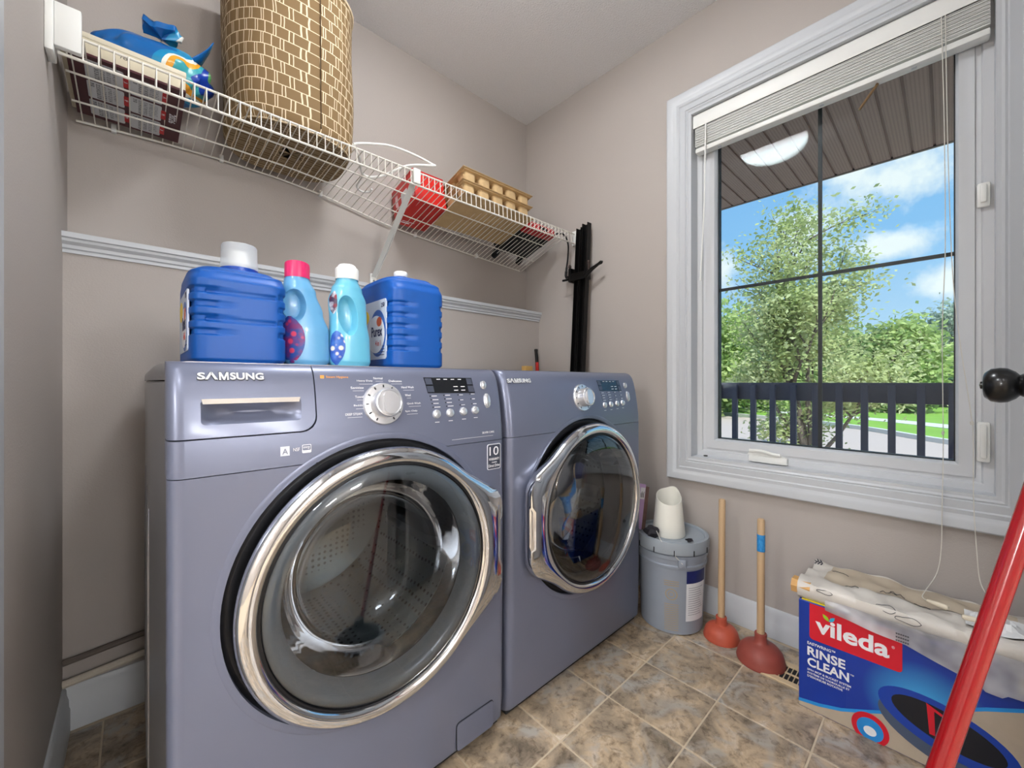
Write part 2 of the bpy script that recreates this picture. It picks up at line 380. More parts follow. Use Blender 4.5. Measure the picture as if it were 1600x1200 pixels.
# blind, pulled up
bl = thing('window_blind', 'white horizontal blind pulled up under the head of the window', 'blind', (XR+.03, .325, 1.92))
ya, yb = y0+.012, y1-.012
b = B(); prism(b, [(XR+.004, 2.030), (XR+.002, 2.036), (XR+.004, 2.085), (XR+.010, 2.086), (XR+.012, 2.034)], lambda a, c, d: (a, d, c), ya, yb); obj('valance', b, mWhite, bl)
obj('headrail', bx(XR+.013, XR+.048, ya+.004, yb-.004, 2.045, 2.086), mWhite, bl)
b = B(); k = 0
zz = 2.028
while zz > 1.952:
    w = .0012*math.sin(k*2.3)
    prism(b, [(XR+.008+w, zz), (XR+.021, zz+.0016), (XR+.033, zz+.002), (XR+.046+w, zz+.0006), (XR+.046+w, zz-.0008), (XR+.033, zz+.0006), (XR+.021, zz+.0002), (XR+.008+w, zz-.0014)], lambda a, c, d: (a, d, c), ya+.006+abs(w), yb-.006)
    zz -= .0036; k += 1
sl = obj('slat_stack', b, mWhite, bl); sl['kind'] = 'stuff'
obj('bottom_rail', bx(XR+.007, XR+.047, ya+.006, yb-.006, 1.924, 1.944, bev=.005), mWhite, bl)
for yy in (.64, .30, .07): obj('cord_plug', bx(XR+.018, XR+.03, yy-.006, yy+.006, 1.9215, 1.926), mVinyl, bl)
obj('tilt_rod', tube(B(), [(XR+.03, .154, 1.922), (XR+.03, .201, 1.859)], .0045, 8), M('amber_rod', (120, 92, 60), .3), bl)
obj('tilt_wand', tube(B(), [(XR-.002, .685, 2.03), (XR-.004, .69, 1.70), (XR-.006, .705, 1.375)], .003, 6), mWhite, bl)
mCord = M('blind_cord', (214, 210, 200), .8)
c1 = [(XR+.004, .012, 2.03), (XR+.002, .006, 1.7), (XR, .004, 1.35), (XR+.002, .010, 1.1), (XR, .008, .78), (XR-.032, .010, .60), (XR-.045, .012, .47), (XR-.08, .020, .41), (XR-.17, .040, .385), (XR-.21, .045, .380), (XR-.235, .036, .382)]
obj('pull_cord', tube(B(), spline(c1, 6), .0011, 5), mCord, bl)
c2 = [(XR+.004, .004, 2.03), (XR+.003, -.002, 1.6), (XR+.002, -.014, 1.2), (XR, -.046, .86), (XR-.004, -.050, .80), (XR-.034, -.050, .62), (XR-.045, -.056, .47), (XR-.07, -.062, .405), (XR-.15, -.080, .384), (XR-.22, -.075, .380), (XR-.27, -.062, .382)]
obj('pull_cord', tube(B(), spline(c2, 6), .0011, 5), mCord, bl)
obj('cord_knot', tube(B(), [(XR-.001, -.047, .838), (XR-.002, -.048, .828)], .004, 6), mCord, bl)
obj('cord_knot', tube(B(), [(XR, .008, .805), (XR, .009, .795)], .003, 6), mCord, bl)
mTas = M('tassel_plastic', (226, 214, 192), .4)
for p, q in (((XR-.235, .036, .383), (XR-.248, -.002, .383)), ((XR-.27, -.062, .383), (XR-.278, -.024, .383))):
    obj('cord_tassel', tube(B(), [Vector(p).lerp(Vector(q), t) for t in (0, .15, .5, .9, 1)], [.003, .0045, .006, .0065, .004], 10), mTas, bl)

# ------------------------------------------------------------------ washer and dryer
PROF = [(.797, .8170), (.83, .8185), (.86, .822), (.89, .8265), (.92, .832), (.945, .838), (.962, .844), (.972, .850), (.979, .857), (.9835, .865), (.985, .875)]
def Yp(z):
    for (a, q), (c, e) in zip(PROF, PROF[1:]):
        if a <= z <= c: return q+(e-q)*(z-a)/(c-a)
    return .817 if z < .8 else .875
def slab(x0, x1, prof, back, r=.022, k=6):
    b = B(); zt, zb = prof[-1][0], prof[0][0]; rs = []
    def sec(x, dy): return [(x, min(y+dy, back-.002), z) for z, y in prof]+[(x, back, zt), (x, back, zb)]
    for i in range(k+1):
        f = R(90*i/k); rs.append(sec(x0+r*(1-math.cos(f)), r*(1-math.sin(f))))
    for i in range(k, -1, -1):
        f = R(90*i/k); rs.append(sec(x1-r*(1-math.cos(f)), r*(1-math.sin(f))))
    rings(b, rs); return b
def ycyl(cx, cz, r, ya, yb, n=96):
    return prism(B(), [(cx+r*math.cos(2*PI*i/n), cz+r*math.sin(2*PI*i/n)) for i in range(n)], XZ, ya, yb)
def ptext(s, x, z, h, w, mat, par, name='lettering', bold=0, ext=.0004, align='L', up=.0003):
    s0 = (Yp(min(z+h, .984))-Yp(z))/h
    u = Vector((0, s0, 1)).normalized(); return text(name, s, mat, par, (x, Yp(z)-up, z), (1, 0, 0), u, h, w, ext, bold, align)
def maker(x, z, h, w, mat, par, name, bold, ext, g=0):
    # seven wide capitals, the second without its crossbar
    ptext('SΛ', x, z, h, w*.290, mat, par, name, bold, ext)
    a, c, st = x+w*.310-g, x+w*.452+g, w*.026+g*2; m = (a+c)/2; t = z+h
    pl = [(a, z), (a+st, z), (a+st, z+h*.62), (m-st*.42, z), (m+st*.42, z), (c-st, z+h*.62), (c-st, z), (c, z), (c, t), (c-st*1.25, t), (m, z+h*.34), (a+st*1.25, t), (a, t)]
    y0 = lambda q: Yp(q)-.0003
    b = B(); f = [b.verts.new((px, y0(pz)-ext, pz)) for px, pz in pl]; k = [b.verts.new((px, y0(pz), pz)) for px, pz in pl]; n = len(pl)
    b.faces.new(f); b.faces.new(k[::-1])
    for i in range(n): j = (i+1) % n; b.faces.new((f[j], f[i], k[i], k[j]))
    obj(name, b, mat, par, 0)
    ptext('SUNG', x+w*.472, z, h, w*.528, mat, par, name, bold, ext)
def drum_mat(name, c1, c2, scale):
    m = M(name, c1, .3, .85, noise=(8, .08)); nt = m.node_tree; N = nt.nodes.new; L = nt.links.new; p = nt.nodes['Principled BSDF']
    tc = N('ShaderNodeTexCoord'); v = N('ShaderNodeTexVoronoi'); v.inputs['Scale'].default_value = scale; v.inputs['Randomness'].default_value = .15; L(tc.outputs['Object'], v.inputs['Vector'])
    cr = N('ShaderNodeValToRGB'); cr.color_ramp.elements[0].position = .22; cr.color_ramp.elements[1].position = .28; L(v.outputs['Distance'], cr.inputs[0])
    mx = N('ShaderNodeMix'); mx.data_type = 'RGBA'; old = p.inputs['Base Color'].links[0].from_socket
    L(cr.outputs[0], mx.inputs['Factor']); mx.inputs['A'].default_value = (*lin(c2), 1); L(old, mx.inputs['B']); L(mx.outputs['Result'], p.inputs['Base Color']); return m
mDrum = drum_mat('perforated_drum_steel', (188, 190, 184), (40, 40, 42), 55)
CZ = .545
def ring_r(sgn):
    x1, zc = .303, .122
    def f(a, r, k): return sum(f0(a+R(d), r, k) for d in (-5, -2.5, 0, 2.5, 5))/5
    def f0(a, r, k):
        a = abs(math.atan2(math.sin(a), math.cos(a))) if sgn > 0 else abs(math.atan2(math.sin(PI-a), math.cos(PI-a)))
        w = max(0, min(1, (r-.240)/.026))
        if a < math.atan2(zc, x1): q = x1/math.cos(a)
        elif a < R(46):
            ax, az, bxx, bz = x1, zc, .268*math.cos(R(46)), .268*math.sin(R(46))
            dx, dz = bxx-ax, bz-az
            # intersection of the ray at angle a with the straight shoulder
            t = (ax*math.sin(a)-az*math.cos(a))/(dz*math.cos(a)-dx*math.sin(a)); q = math.hypot(ax+dx*t, az+dz*t)
        else: q = .268
        q = max(q, .268)
        return r+(q-.268)*w
    return f
def machine(kind, x0, x1, label):
    t = thing(kind, label, 'washing machine' if kind == 'washing_machine' else 'dryer', ((x0+x1)/2, 1.2, 0))
    cx = (x0+x1)/2; wash = kind == 'washing_machine'
    # open-fronted cabinet with rounded top edges
    xl = .0185 if wash else x0+.008
    o_ = rrect(xl, x1-.008, .022, .952, .006, 3); of = rrect(x0+.006, x1-.008, .022, .952, .006, 3); i_ = rrect(x0+.010, x1-.012, .026, .948, .004, 3)
    b = B(); rs = [[(x, y, z) for x, z in pl] for pl, y in ((i_, .858), (of, .858), (o_, .99), (o_, 1.575))]
    rings(b, rs, True, False, True); body = obj('cabinet', b, mSide, t)
    b = B(); o2 = rrect(xl-.001, x1-.006, .9535, .985, .022, 6, (1, 1, 0, 0)); o2f = rrect(x0+.006, x1-.006, .9535, .985, .022, 6, (1, 1, 0, 0)); i2 = rrect(x0+.012, x1-.012, .9555, .980, .018, 6, (1, 1, 0, 0))
    rings(b, [[(x, y, z) for x, z in pl] for pl, y in ((i2, .866), (o2f, .866), (o2, .99), (o2, 1.578))], True, False, True); obj('top_lid', b, mSide, t)
    for i, yy in enumerate((1.05, 1.2, 1.35)):
        for xs, sg in ((xl, -1), (x1-.008, 1)):
            obj('side_rib', tube(B(), [(xs, yy+.025, .70+.02*i), (xs, yy+.006, .66), (xs, yy, .6), (xs, yy, .12)], [.001, .003, .004, .003], 6), mSide, body)
    # lower front panel and control panel, both cut by the round door well
    hole = .284
    pl = slab(x0, x1, [(.035, .830), (.045, .822), (.10, .818), (.45, .8155), (.7955, .8168)], .858)
    pl = boolean(pl, ycyl(cx, CZ, hole, .7, .9)); fp = obj('front_panel', pl, mSteel, t, 30)
    ct = slab(x0, x1, PROF, .895)
    ct = boolean(ct, ycyl(cx, CZ, hole, .7, .95))
    obj('plinth', bx(x0+.01, x1-.01, .84, .86, .02, .036), mDark, t)
    if wash:
        cut = lambda g: prism(B(), rrect(x0-.05, .254+g, .857-g, 1.05, .028, 6, (0, 0, 0, 1)), XZ, .7, 1.0)
        full = ct.copy()
        ct = boolean(ct, cut(.0012)); dw = boolean(full, cut(-.0012), 'INTERSECT')
        # scooped grip
        hb = B(); xa, xb, za, zb = .077, .228, .879, .921
        prism(hb, rrect(xa, xb, za, zb, .007, 4), XZ, .75, .853)
        dw = boolean(dw, hb)
        dro = obj('detergent_drawer', dw, [mSteel, mDark], t, 30)
        gb = B(); rs = []
        for i in range(13):
            s = i/12; x = xa+(xb-xa)*s; d = .026*math.sin(PI*min(1, max(0, s)))**.35
            rs.append([(x, Yp(zb)+.0008, zb+.0005), (x, Yp(.9)+d*.75, .908), (x, Yp(.9)+d, .898), (x, Yp(.89)+d*.8, .888), (x, Yp(za)+.0008, za-.0005)])
        rings(gb, rs, False); obj('grip_scoop', gb, mSteel, dro, 60, rec=False)
        hb = B(); prism(hb, [(xa+.001, zb+.001), (xb-.001, zb+.001), (xb-.003, zb-.0075), (xa+.003, zb-.0075)], XZ, Yp(zb)-.002, Yp(zb)+.006); obj('grip_lip', hb, mChrome, dro)
        maker(.0735, .9535, .0135, .0955, mLetter, dro, 'maker_lettering', .03, .0022)
        maker(.0729, .9525, .0153, .0969, mDark, dro, 'lettering_shadow', .04, .0006, .0005)
    cp = obj('control_panel', ct, mSteel, t, 30)
    if not wash:
        maker(x0+.014, .9475, .0130, .094, mLetter, cp, 'maker_lettering', .03, .0022)
        maker(x0+.0134, .9465, .0148, .0954, mDark, cp, 'lettering_shadow', .04, .0006, .0005)
    # selector knob
    kx, kz = (.391, .903) if wash else (1.088, .898); ky = Yp(kz); ks = Matrix.Translation((kx, ky, kz)) @ Matrix.Rotation(-R(9), 4, 'X')
    def put(bm):
        bmesh.ops.transform(bm, matrix=ks, verts=bm.verts[:]); return bm
    kb = put(lathe(B(), [(.0455, .003), (.0455, -.003), (.0435, -.006), (.031, -.0065), (.0305, -.005)], (0, 0), 'Y', 48)); ring = obj('dial_ring', kb, mSilver, cp)
    kb = put(lathe(B(), [(.031, -.003), (.0305, -.028), (.029, -.031), (.027, -.0315), (.025, -.029), (.0001, -.0285)], (0, 0), 'Y', 48)); kn = obj('selector_knob', kb, mSilver, cp)
    kb = put(prism(B(), rrect(-.013, .013, -.023, .023, .011, 4), XZ, -.028, -.0345)); obj('knob_bar', kb, mSilver, kn)
    for a in range(-3, 9):
        an = R(90+a*30+ (0))
        if a in (6,): continue
        kb = B(); box(kb, -.0014, .0014, -.0072, -.006, .035, .0405); bmesh.ops.transform(kb, matrix=Matrix.Rotation(an-R(90), 4, 'Y'), verts=kb.verts[:]); obj('dial_mark', put(kb), mDark, ring)
    labs = [('Sanitize', -.066, .036), ('Bedding', -.064, -.001), ('Towels', -.062, .017), ('Heavy Duty', -.048, .050), ('Normal', -.006, .056), ('Delicates', .018, .050), ('Hand Wash', .046, .036), ('Wool', .053, .018), ('Quick Wash', .056, -.001), ('Spin Only', .050, -.018), ('DEEP STEAM', -.077, -.018)]
    if wash:
        for s, dx, dz in labs:
            w = .0034*len(s)
            xx = kx+dx-(w/2 if dx < 0 else 0)+(.012 if dx < -.04 else 0)
            ptext(s, xx, kz+dz-.003, .0048, w, mPrint, cp, 'cycle_name')
            ub = B(); zz = kz+dz-.0075; box(ub, xx+.004, xx+w, Yp(zz)-.0007, Yp(zz), zz, zz+.0006); obj('cycle_rule', ub, mPrint, cp)
        ptext('Steam Hygiene', .277, .957, .006, .044, mOrange, cp, 'feature_lettering')
        ub = B(); box(ub, .266, .2735, Yp(.96)-.001, Yp(.96)+.0005, .956, .9635, bev=.0004, seg=1); obj('feature_badge', ub, mOrange, cp)
        ub = B(); box(ub, .561, .691, Yp(.809)-.0006, Yp(.809)+.0004, .8092, .8098); obj('panel_rule', ub, mPrint, cp)
        ptext('SILVER CARE', .655, .8165, .005, .04, mPrint, cp, 'feature_lettering')
    # display and keys (dx shifts the washer's layout onto the dryer)
    dx = 0 if wash else .690; dz = 0 if wash else -.005
    def pface(poly, ext, back=.002):
        b = B(); a = [b.verts.new((x, Yp(z)-ext, z)) for x, z in poly]; c = [b.verts.new((x, Yp(z)+back, z)) for x, z in poly]
        b.faces.new(a); b.faces.new(c[::-1]); n = len(poly)
        for i in range(n): j = (i+1) % n; b.faces.new((a[j], a[i], c[i], c[j]))
        return b
    q = lambda *ps: [(x+dx, z+dz) for x, z in ps]
    dsp = obj('display', pface(q((.497, .961), (.503, .924), (.642, .922), (.638, .961)), .0012), mBlackGloss, cp)
    mKey = mGreyPl
    for ps in (((.499, .959), (.501, .944), (.519, .944), (.517, .959)), ((.501, .941), (.503, .926), (.521, .926), (.519, .941)), ((.620, .959), (.621, .944), (.637, .944), (.636, .959)), ((.621, .941), (.622, .925), (.640, .924), (.639, .941))):
        obj('display_key', pface(q(*ps), .0020), M('smoked_key', (70, 74, 88), .25), dsp)
    for px, pz, pw in ((.532, .956, .010), (.552, .956, .010), (.573, .956, .010), (.594, .956, .010), (.578, .938, .012), (.600, .938, .012), (.578, .929, .012), (.600, .929, .012)):
        obj('display_segment', pface(q((px, pz), (px+pw, pz), (px+pw, pz+.0016), (px, pz+.0016)), .0018), mPrint, dsp)
    for i, (px, pz, nl) in enumerate(((.522, .874, 4), (.560, .875, 4), (.600, .8765, 3), (.637, .878, 3))):
        px += dx; pz += dz; m4 = Matrix.Translation((px, Yp(pz), pz)) @ Matrix.Rotation(-R(9), 4, 'X')
        kb = lathe(B(), [(.0112, .002), (.0108, -.0025), (.009, -.0048), (.005, -.006), (.0001, -.0064)], (0, 0), 'Y', 24); bmesh.ops.transform(kb, matrix=m4, verts=kb.verts[:]); obj('button', kb, mSilver, cp)
        for j in range(nl):
            zz = pz+.0165+j*(.0088 if nl == 4 else .0125); xx = px-.0085-j*.0016
            lb = B(); box(lb, xx-.0011, xx+.0011, Yp(zz)-.0010, Yp(zz)+.0005, zz-.0014, zz+.0014); obj('indicator', lb, mDark, cp)
            lb = B(); box(lb, xx+.004, xx+(.020 if nl == 4 else .015)-.002*(j % 2), Yp(zz)-.0005, Yp(zz)+.0005, zz-.0008, zz+.0008); obj('option_print', lb, mPrint, cp)
        lb = B(); box(lb, px-.006, px+.006, Yp(pz-.018)-.0005, Yp(pz-.018)+.0005, pz-.0195, pz-.018); obj('option_print', lb, mPrint, cp)
    for px, pz, rx, rz in ((.673, .942, .0085, .0105), (.679, .901, .0095, .018)):
        px += dx; pz += dz; m4 = Matrix.Translation((px, Yp(pz), pz)) @ Matrix.Rotation(-R(9), 4, 'X') @ Matrix.Diagonal((rx, 1, rz, 1))
        kb = lathe(B(), [(1.15, .002), (1.12, -.0015), (1.0, -.002), (.95, -.0045), (.7, -.006), (.0001, -.0068)], (0, 0), 'Y', 28); bmesh.ops.transform(kb, matrix=m4, verts=kb.verts[:]); obj('button', kb, mSilver, cp)
    # badges
    if wash:
        pf = lambda x, z, y: y
        st = obj('warranty_sticker', prism(B(), rrect(.670, .716, .720, .787, .005, 4), XZ, .8155, .8172), M('sticker_edge', (214, 216, 222), .4), t)
        obj('sticker_field', prism(B(), rrect(.672, .714, .722, .785, .004, 4), XZ, .8151, .8160), M('sticker_dark', (62, 66, 80), .4), st)
        T = lambda s, x, z, h, w: text('sticker_lettering', s, mPrint, st, (x, .8150, z), (1, 0, 0), (0, 0, 1), h, w)
        T('10', .677, .757, .023, .031); T('WARRANTY', .675, .744, .0065, .036); T('YEARS', .684, .737, .003, .018); T('Direct Drive', .674, .7265, .0075, .038)
        T2 = lambda s, x, z, h, w: text('mark_lettering', s, mPrint, cp, (x, Yp(z)-.0003, z), (1, 0, 0), (0, 0, 1), h, w)
        obj('certification_mark', pface([(.1905, .816), (.2055, .816), (.2055, .833), (.1905, .833)], .0004, .0005), M('mark_grey', (208, 212, 220), .5), cp)
        text('mark_lettering', 'A', mSteel, cp, (.1935, .8178, .819), (1, 0, 0), (0, 0, 1), .010, .009)
        T2('NSF', .2115, .8225, .0062, .011)
        b = pface(rrect(.2265, .2425, .8175, .833, .002, 3), .0004, .0005); obj('certification_mark', b, mPrint, cp)
        obj('mark_field', pface(rrect(.2275, .2415, .8225, .832, .0015, 3), .0006, .0005), mSteel, cp)
        text('mark_lettering', 'energy', mPrint, cp, (.2285, Yp(.825)-.0008, .8245), (1, 0, 0), (0, 0, 1), .0052, .0115)
        fc = obj('filter_cover', prism(B(), rrect(.575, .690, .045, .112, .008, 4), XZ, .8150, .8175), mSteel, t)
        obj('cover_seam', prism(B(), rrect(.5735, .6915, .0435, .1135, .009, 4), XZ, .8166, .8178), mDark, fc)
    # door well, gasket and door
    sg = 1 if wash else -1; rf = ring_r(sg)
    obj('door_well', lathe(B(), [(.2975, .8165), (.294, .8150), (.2855, .8165), (.2835, .823), (.2835, .856)], (cx, CZ), 'Y', 96), mSteel, t)
    obj('door_gasket', lathe(B(), [(.2835, .826), (.276, .822), (.262, .824), (.240, .840), (.236, .87), (.228, .90)], (cx, CZ), 'Y', 96), mBlack, t)
    door = obj('door_ring', lathe(B(), [(.255, .818), (.262, .812), (.268, .800), (.271, .788), (.268, .777), (.260, .769), (.250, .766), (.2425, .768), (.238, .774), (.236, .782), (.240, .806)], (cx, CZ), 'Y', 120, rf), mChrome, t, 50)
    obj('ring_liner', lathe(B(), [(.238, .775), (.2345, .773), (.2325, .777)], (cx, CZ), 'Y', 96), mBlack, door)
    inner = [(.233, .778), (.226, .776), (.215, .778), (.205, .786), (.199, .797), (.196, .81)] if wash else [(.233, .778), (.228, .7785), (.222, .786), (.219, .80), (.217, .815)]
    obj('window_surround', lathe(B(), inner, (cx, CZ), 'Y', 96), mGreyPl if wash else M('smoked_surround', (112, 112, 114), .2, coat=.4), door, 60)
    r0 = .196 if wash else .217
    obj('door_window', lathe(B(), [(.2335, .775)]+[(.2335*math.cos(R(f)), .775-.020*math.sin(R(f))) for f in range(10, 90, 10)]+[(.0001, .755)], (cx, CZ), 'Y', 96), mGlassDoor, door, 60)
    bowl = [(r0, .812), (r0*.97, .835), (r0*.93, .87), (r0*.86, .905), (r0*.7, .925), (r0*.45, .938), (.0001, .943)]
    obj('glass_bowl', lathe(B(), bowl, (cx, CZ), 'Y', 96), mGlassBowl, door, 60)
    dm = obj('drum', lathe(B(), [(.228, .902), (.236, .915), (.262, .925), (.265, .94), (.265, 1.33), (.25, 1.36), (.10, 1.345), (.0001, 1.34)], (cx, CZ), 'Y', 72), mDrum, t, 50)
    for k in range(3):
        a = R(90+120*k+20); c, s = math.cos(a), math.sin(a); fb = B(); rs = []
        for y in (.95, 1.0, 1.25, 1.32):
            hh = .045 if .96 < y < 1.3 else .01
            rs.append([(cx+c*r-s*w, y, CZ+s*r+c*w) for r, w in ((.264, .035), (.264-hh, .012), (.264-hh, -.012), (.264, -.035))])
        rings(fb, rs); obj('drum_paddle', fb, M('paddle_grey', (150, 152, 150), .4), dm)
    for xx in (x0+.05, x1-.05):
        for yy in (.90, 1.52): obj('foot', lathe(B(), [(.022, 0), (.022, .008), (.01, .012), (.01, .024)], (xx, yy, 0), 'Z', 16, cap=True), mBlack, t)
    return t
washer = machine('washing_machine', .035, .735, 'blue-grey front-load washer with detergent drawer, nearest the camera')
dryer = machine('clothes_dryer', .747, 1.447, 'blue-grey front-load dryer between the washer and the grey bucket')
# laundry lying in the dryer
def lump(name, c, r, mat, label, seed):
    b = B(); bmesh.ops.create_icosphere(b, subdivisions=4, radius=1)
    rr = random.Random(seed); ph = [(rr.uniform(2, 7), rr.uniform(2, 7), rr.uniform(2, 7), rr.uniform(0, 6)) for _ in range(7)]
    for v in b.verts:
        p = v.co.copy(); f = 1+sum(.055*math.sin(a*p.x+q*p.y+s*p.z+h) for a, q, s, h in ph)
        v.co = Vector((c[0]+p.x*r[0]*f, c[1]+p.y*r[1]*f, c[2]+p.z*r[2]*f))
    return tag(obj(name, b, mat, None, 60), label, 'laundry', 'laundry inside the dryer')
lump('crumpled_garment', (1.05, 1.10, .42), (.12, .10, .085), M('grey_cotton', (168, 168, 170), .9, bump=(40, .6)), 'pale grey crumpled garment on top of the laundry in the dryer', 3)
lump('crumpled_garment', (1.225, 1.10, .385), (.05, .1, .05), M('navy_cotton', (38, 44, 96), .9, bump=(40, .6)), 'dark blue crumpled garment at the bottom of the dryer drum', 5)
lump('crumpled_garment', (1.10, .968, .350), (.05, .016, .035), M('crimson_cotton', (150, 40, 60), .9, bump=(40, .6)), 'small dark red garment in front of the laundry in the dryer', 8)

# cream pipe and thin brown-grey tube along the wall behind the washer
tag(obj('water_pipe', tube(B(), [(XL+.002, YBL-.022, .135), (.10, YBL-.022, .157), (.70, YBL-.02, .17)], .0105, 10), mCream), 'cream pipe running low along the wall just above the baseboard', 'pipe')
tag(obj('brown_tube', tube(B(), [(XL+.002, YBL-.016, .190), (.10, YBL-.016, .214), (.70, YBL-.016, .23)], .0085, 10), mBrownTube), 'thin brown-grey tube on the wall above the cream pipe', 'hose')

# ------------------------------------------------------------------ room ceiling lamp, and hall lamps added as fill
def ceiling_lamp(x, y, r, power, label):
    t = thing('ceiling_lamp', label, 'ceiling lamp', (x, y, ZC), group=None)
    obj('base', lathe(B(), [(r*1.06, 0), (r*1.06, -.02), (r*.98, -.026)], (x, y, ZC), 'Z', 40, cap=True), mSilver, t)
    m = bpy.data.materials.new('lit_opal_glass'); m.use_nodes = True; p = m.node_tree.nodes['Principled BSDF']
    p.inputs['Base Color'].default_value = (.9, .9, .88, 1); p.inputs['Emission Color'].default_value = (.94, .97, 1.0, 1); p.inputs['Emission Strength'].default_value = power
    obj('dome', lathe(B(), [(r*math.cos(R(a)), -.026-.09*math.sin(R(a))) for a in range(0, 90, 12)]+[(.0001, -.116)], (x, y, ZC), 'Z', 40), m, t, 60)
    obj('finial', lathe(B(), [(.001, -.132), (.008, -.128), (.008, -.118), (.001, -.113)], (x, y, ZC), 'Z', 16), mSilver, t)
ceiling_lamp(.65, .77, .185, LAMP_ROOM, 'round opal glass lamp on the laundry ceiling')
ceiling_lamp(-.95, .55, .2, FILL_HALL, 'round opal fill lamp added on the hallway ceiling in line with the washer')  # both hall domes are added out of view to brighten the room
ceiling_lamp(-1.0, -.75, .2, FILL_HALL, 'round opal fill lamp added on the hallway ceiling behind the camera')
def hall_fill_lamp(y, label):  # unseen globe added to throw fill light in from the left
    x = -2.2; t = thing('hall_fill_lamp', label, 'fill lamp', (-2.4, y, 1.65)); m = bpy.data.materials['lit_opal_glass'].copy(); m.node_tree.nodes['Principled BSDF'].inputs['Emission Strength'].default_value = FILL_WALL
    obj('back_plate', tube(B(), [(-2.4, y, 1.65), (-2.385, y, 1.65), (-2.38, y, 1.65), (-2.30, y, 1.65)], [.06, .06, .015, .012], 24), mSilver, t)
    obj('globe', lathe(B(), [(.17*math.sin(R(a)), 1.65-.17*math.cos(R(a))) for a in range(1, 180, 12)]+[(.001, 1.82)], (x, y, 0), 'Z', 32, cap=True), m, t, 60)
hall_fill_lamp(-.35, 'opal globe fill lamp added on the hallway wall level with the camera')
def end_fill_lamp(x, label):  # unseen globes added behind the camera as frontal fill
    t = thing('hall_fill_lamp', label, 'fill lamp', (x, -3.2, 1.65)); m = bpy.data.materials['lit_opal_glass'].copy(); m.node_tree.nodes['Principled BSDF'].inputs['Emission Strength'].default_value = FILL_WALL
    obj('back_plate', tube(B(), [(x, -3.2, 1.65), (x, -3.185, 1.65), (x, -3.18, 1.65), (x, -3.10, 1.65)], [.06, .06, .015, .012], 24), mSilver, t)
    obj('globe', lathe(B(), [(.17*math.sin(R(a)), 1.65-.17*math.cos(R(a))) for a in range(1, 180, 12)]+[(.001, 1.82)], (x, -3.0, 0), 'Z', 32, cap=True), m, t, 60)
end_fill_lamp(.20, 'left opal globe fill lamp added at the end of the hallway')
end_fill_lamp(1.05, 'right opal globe fill lamp added at the end of the hallway')

# ------------------------------------------------------------------ wire shelf
SF, SB, ZF, ZL = 1.362, 1.735, 1.742, 1.690
RZ = [(-.16, 1.713), (.05, 1.727), (.22, 1.731), (.40, 1.727), (.56, 1.712), (.70, 1.688), (.82, 1.667), (1.0, 1.650), (1.3, 1.632), (1.74, 1.607)]
def zr(x):
    for (a, q), (c, e) in zip(RZ, RZ[1:]):
        if a <= x <= c: return q+(e-q)*(x-a)/(c-a)
    return RZ[0][1] if x < 0 else RZ[-1][1]
def zdeck(x, y): return ZF+(zr(x)-ZF)*(y-SF)/(SB-SF)
def tilt(x): return -math.atan2(ZF-zr(x), SB-SF)
sh = thing('wire_shelf', 'long white wire shelf across the back wall above the machines', 'shelf', (.8, 1.55, 1.66))
XA, XB = XL+.018, 1.722
xs = [XA+(XB-XA)*i/40 for i in range(41)]
obj('front_rod', tube(B(), [(XA, SF, ZF), (XB, SF, ZF)], .0032, 8), mWire, sh)
obj('front_rod', tube(B(), [(XA, SF-.004, ZL), (XB, SF-.004, ZL)], .0036, 8), mWire, sh)
obj('rear_rod', tube(B(), [(x, SB, zr(x)) for x in xs if x < 1.70], .0036, 8), mWire, sh)
for f, xe in ((.36, 1.665), (.70, 1.68)):
    yy = SF+(SB-SF)*f
    obj('middle_rod', tube(B(), [(x, yy, zdeck(x, yy)-.0045) for x in xs if x < xe], .0028, 8), mWire, sh)
n = int((XB-XA)/.0254)
for i in range(n):
    x = XA+.014+i*.0254
    obj('cross_wire', tube(B(), [(x, SB, zr(x)+.002), (x, SF+.002, ZF+.003), (x, SF-.004, ZF+.0005), (x, SF-.007, ZL)], .0017, 5), mWire, sh)
# end brackets, wall clips and the diagonal brace
b = B(); box(b, XL, XL+.014, SF-.028, SF+.03, ZL-.012, ZF+.06, bev=.003); box(b, XL+.014, XL+.056, SF-.024, SF-.008, ZL+.004, ZF+.05, bev=.003)
obj('end_bracket', b, mWhite, sh)
b = B(); box(b, XR-.014, XR-.001, SF-.02, SF+.02, ZL-.005, ZF+.02, bev=.003); obj('end_bracket', b, mWhite, sh)
for x in (-.05, .22, .55, .98, 1.35):
    z = zr(x); b = B(); box(b, x-.006, x+.006, SB-.006, YB, z-.007, z+.016, bev=.002); obj('wall_clip', b, mWhite, sh)
br = B(); w = .0105
p0, p1 = Vector((.772, SF-.004, ZF-.012)), Vector((.772, YB-.012, 1.415))
d = (p1-p0).normalized(); nn = Vector((0, d.z, -d.y))
def bar(b, p0, p1, side, nn, w, t):
    side = Vector(side); rings(b, [[p+side*sx*w+nn*sn*t for sx, sn in ((-1, -1), (1, -1), (1, 1), (-1, 1))] for p in (p0, p1)])
bar(br, p0, p1, (1, 0, 0), nn, w, .0015); bar(br, p0+Vector((w, 0, 0)), p1+Vector((w, 0, 0)), (1, 0, 0), nn, .001, .006)
brace = obj('support_brace', br, mWhite, sh)
obj('brace_hook', bx(.758, .786, SF-.012, SF+.008, ZL+.004, ZF+.008, bev=.003), mWhite, brace)
b = B(); box(b, .757, .787, YB-.014, YB, 1.385, 1.432, bev=.004); obj('brace_foot', b, mWhite, brace)
obj('screw', lathe(B(), [(.005, YB-.0165), (.004, YB-.0155), (.004, YB-.012)], (.772, 1.398), 'Y', 10, cap=True), mSilver, brace)

# ------------------------------------------------------------------ things on the shelf
UPV = Vector((0, 0, 1))
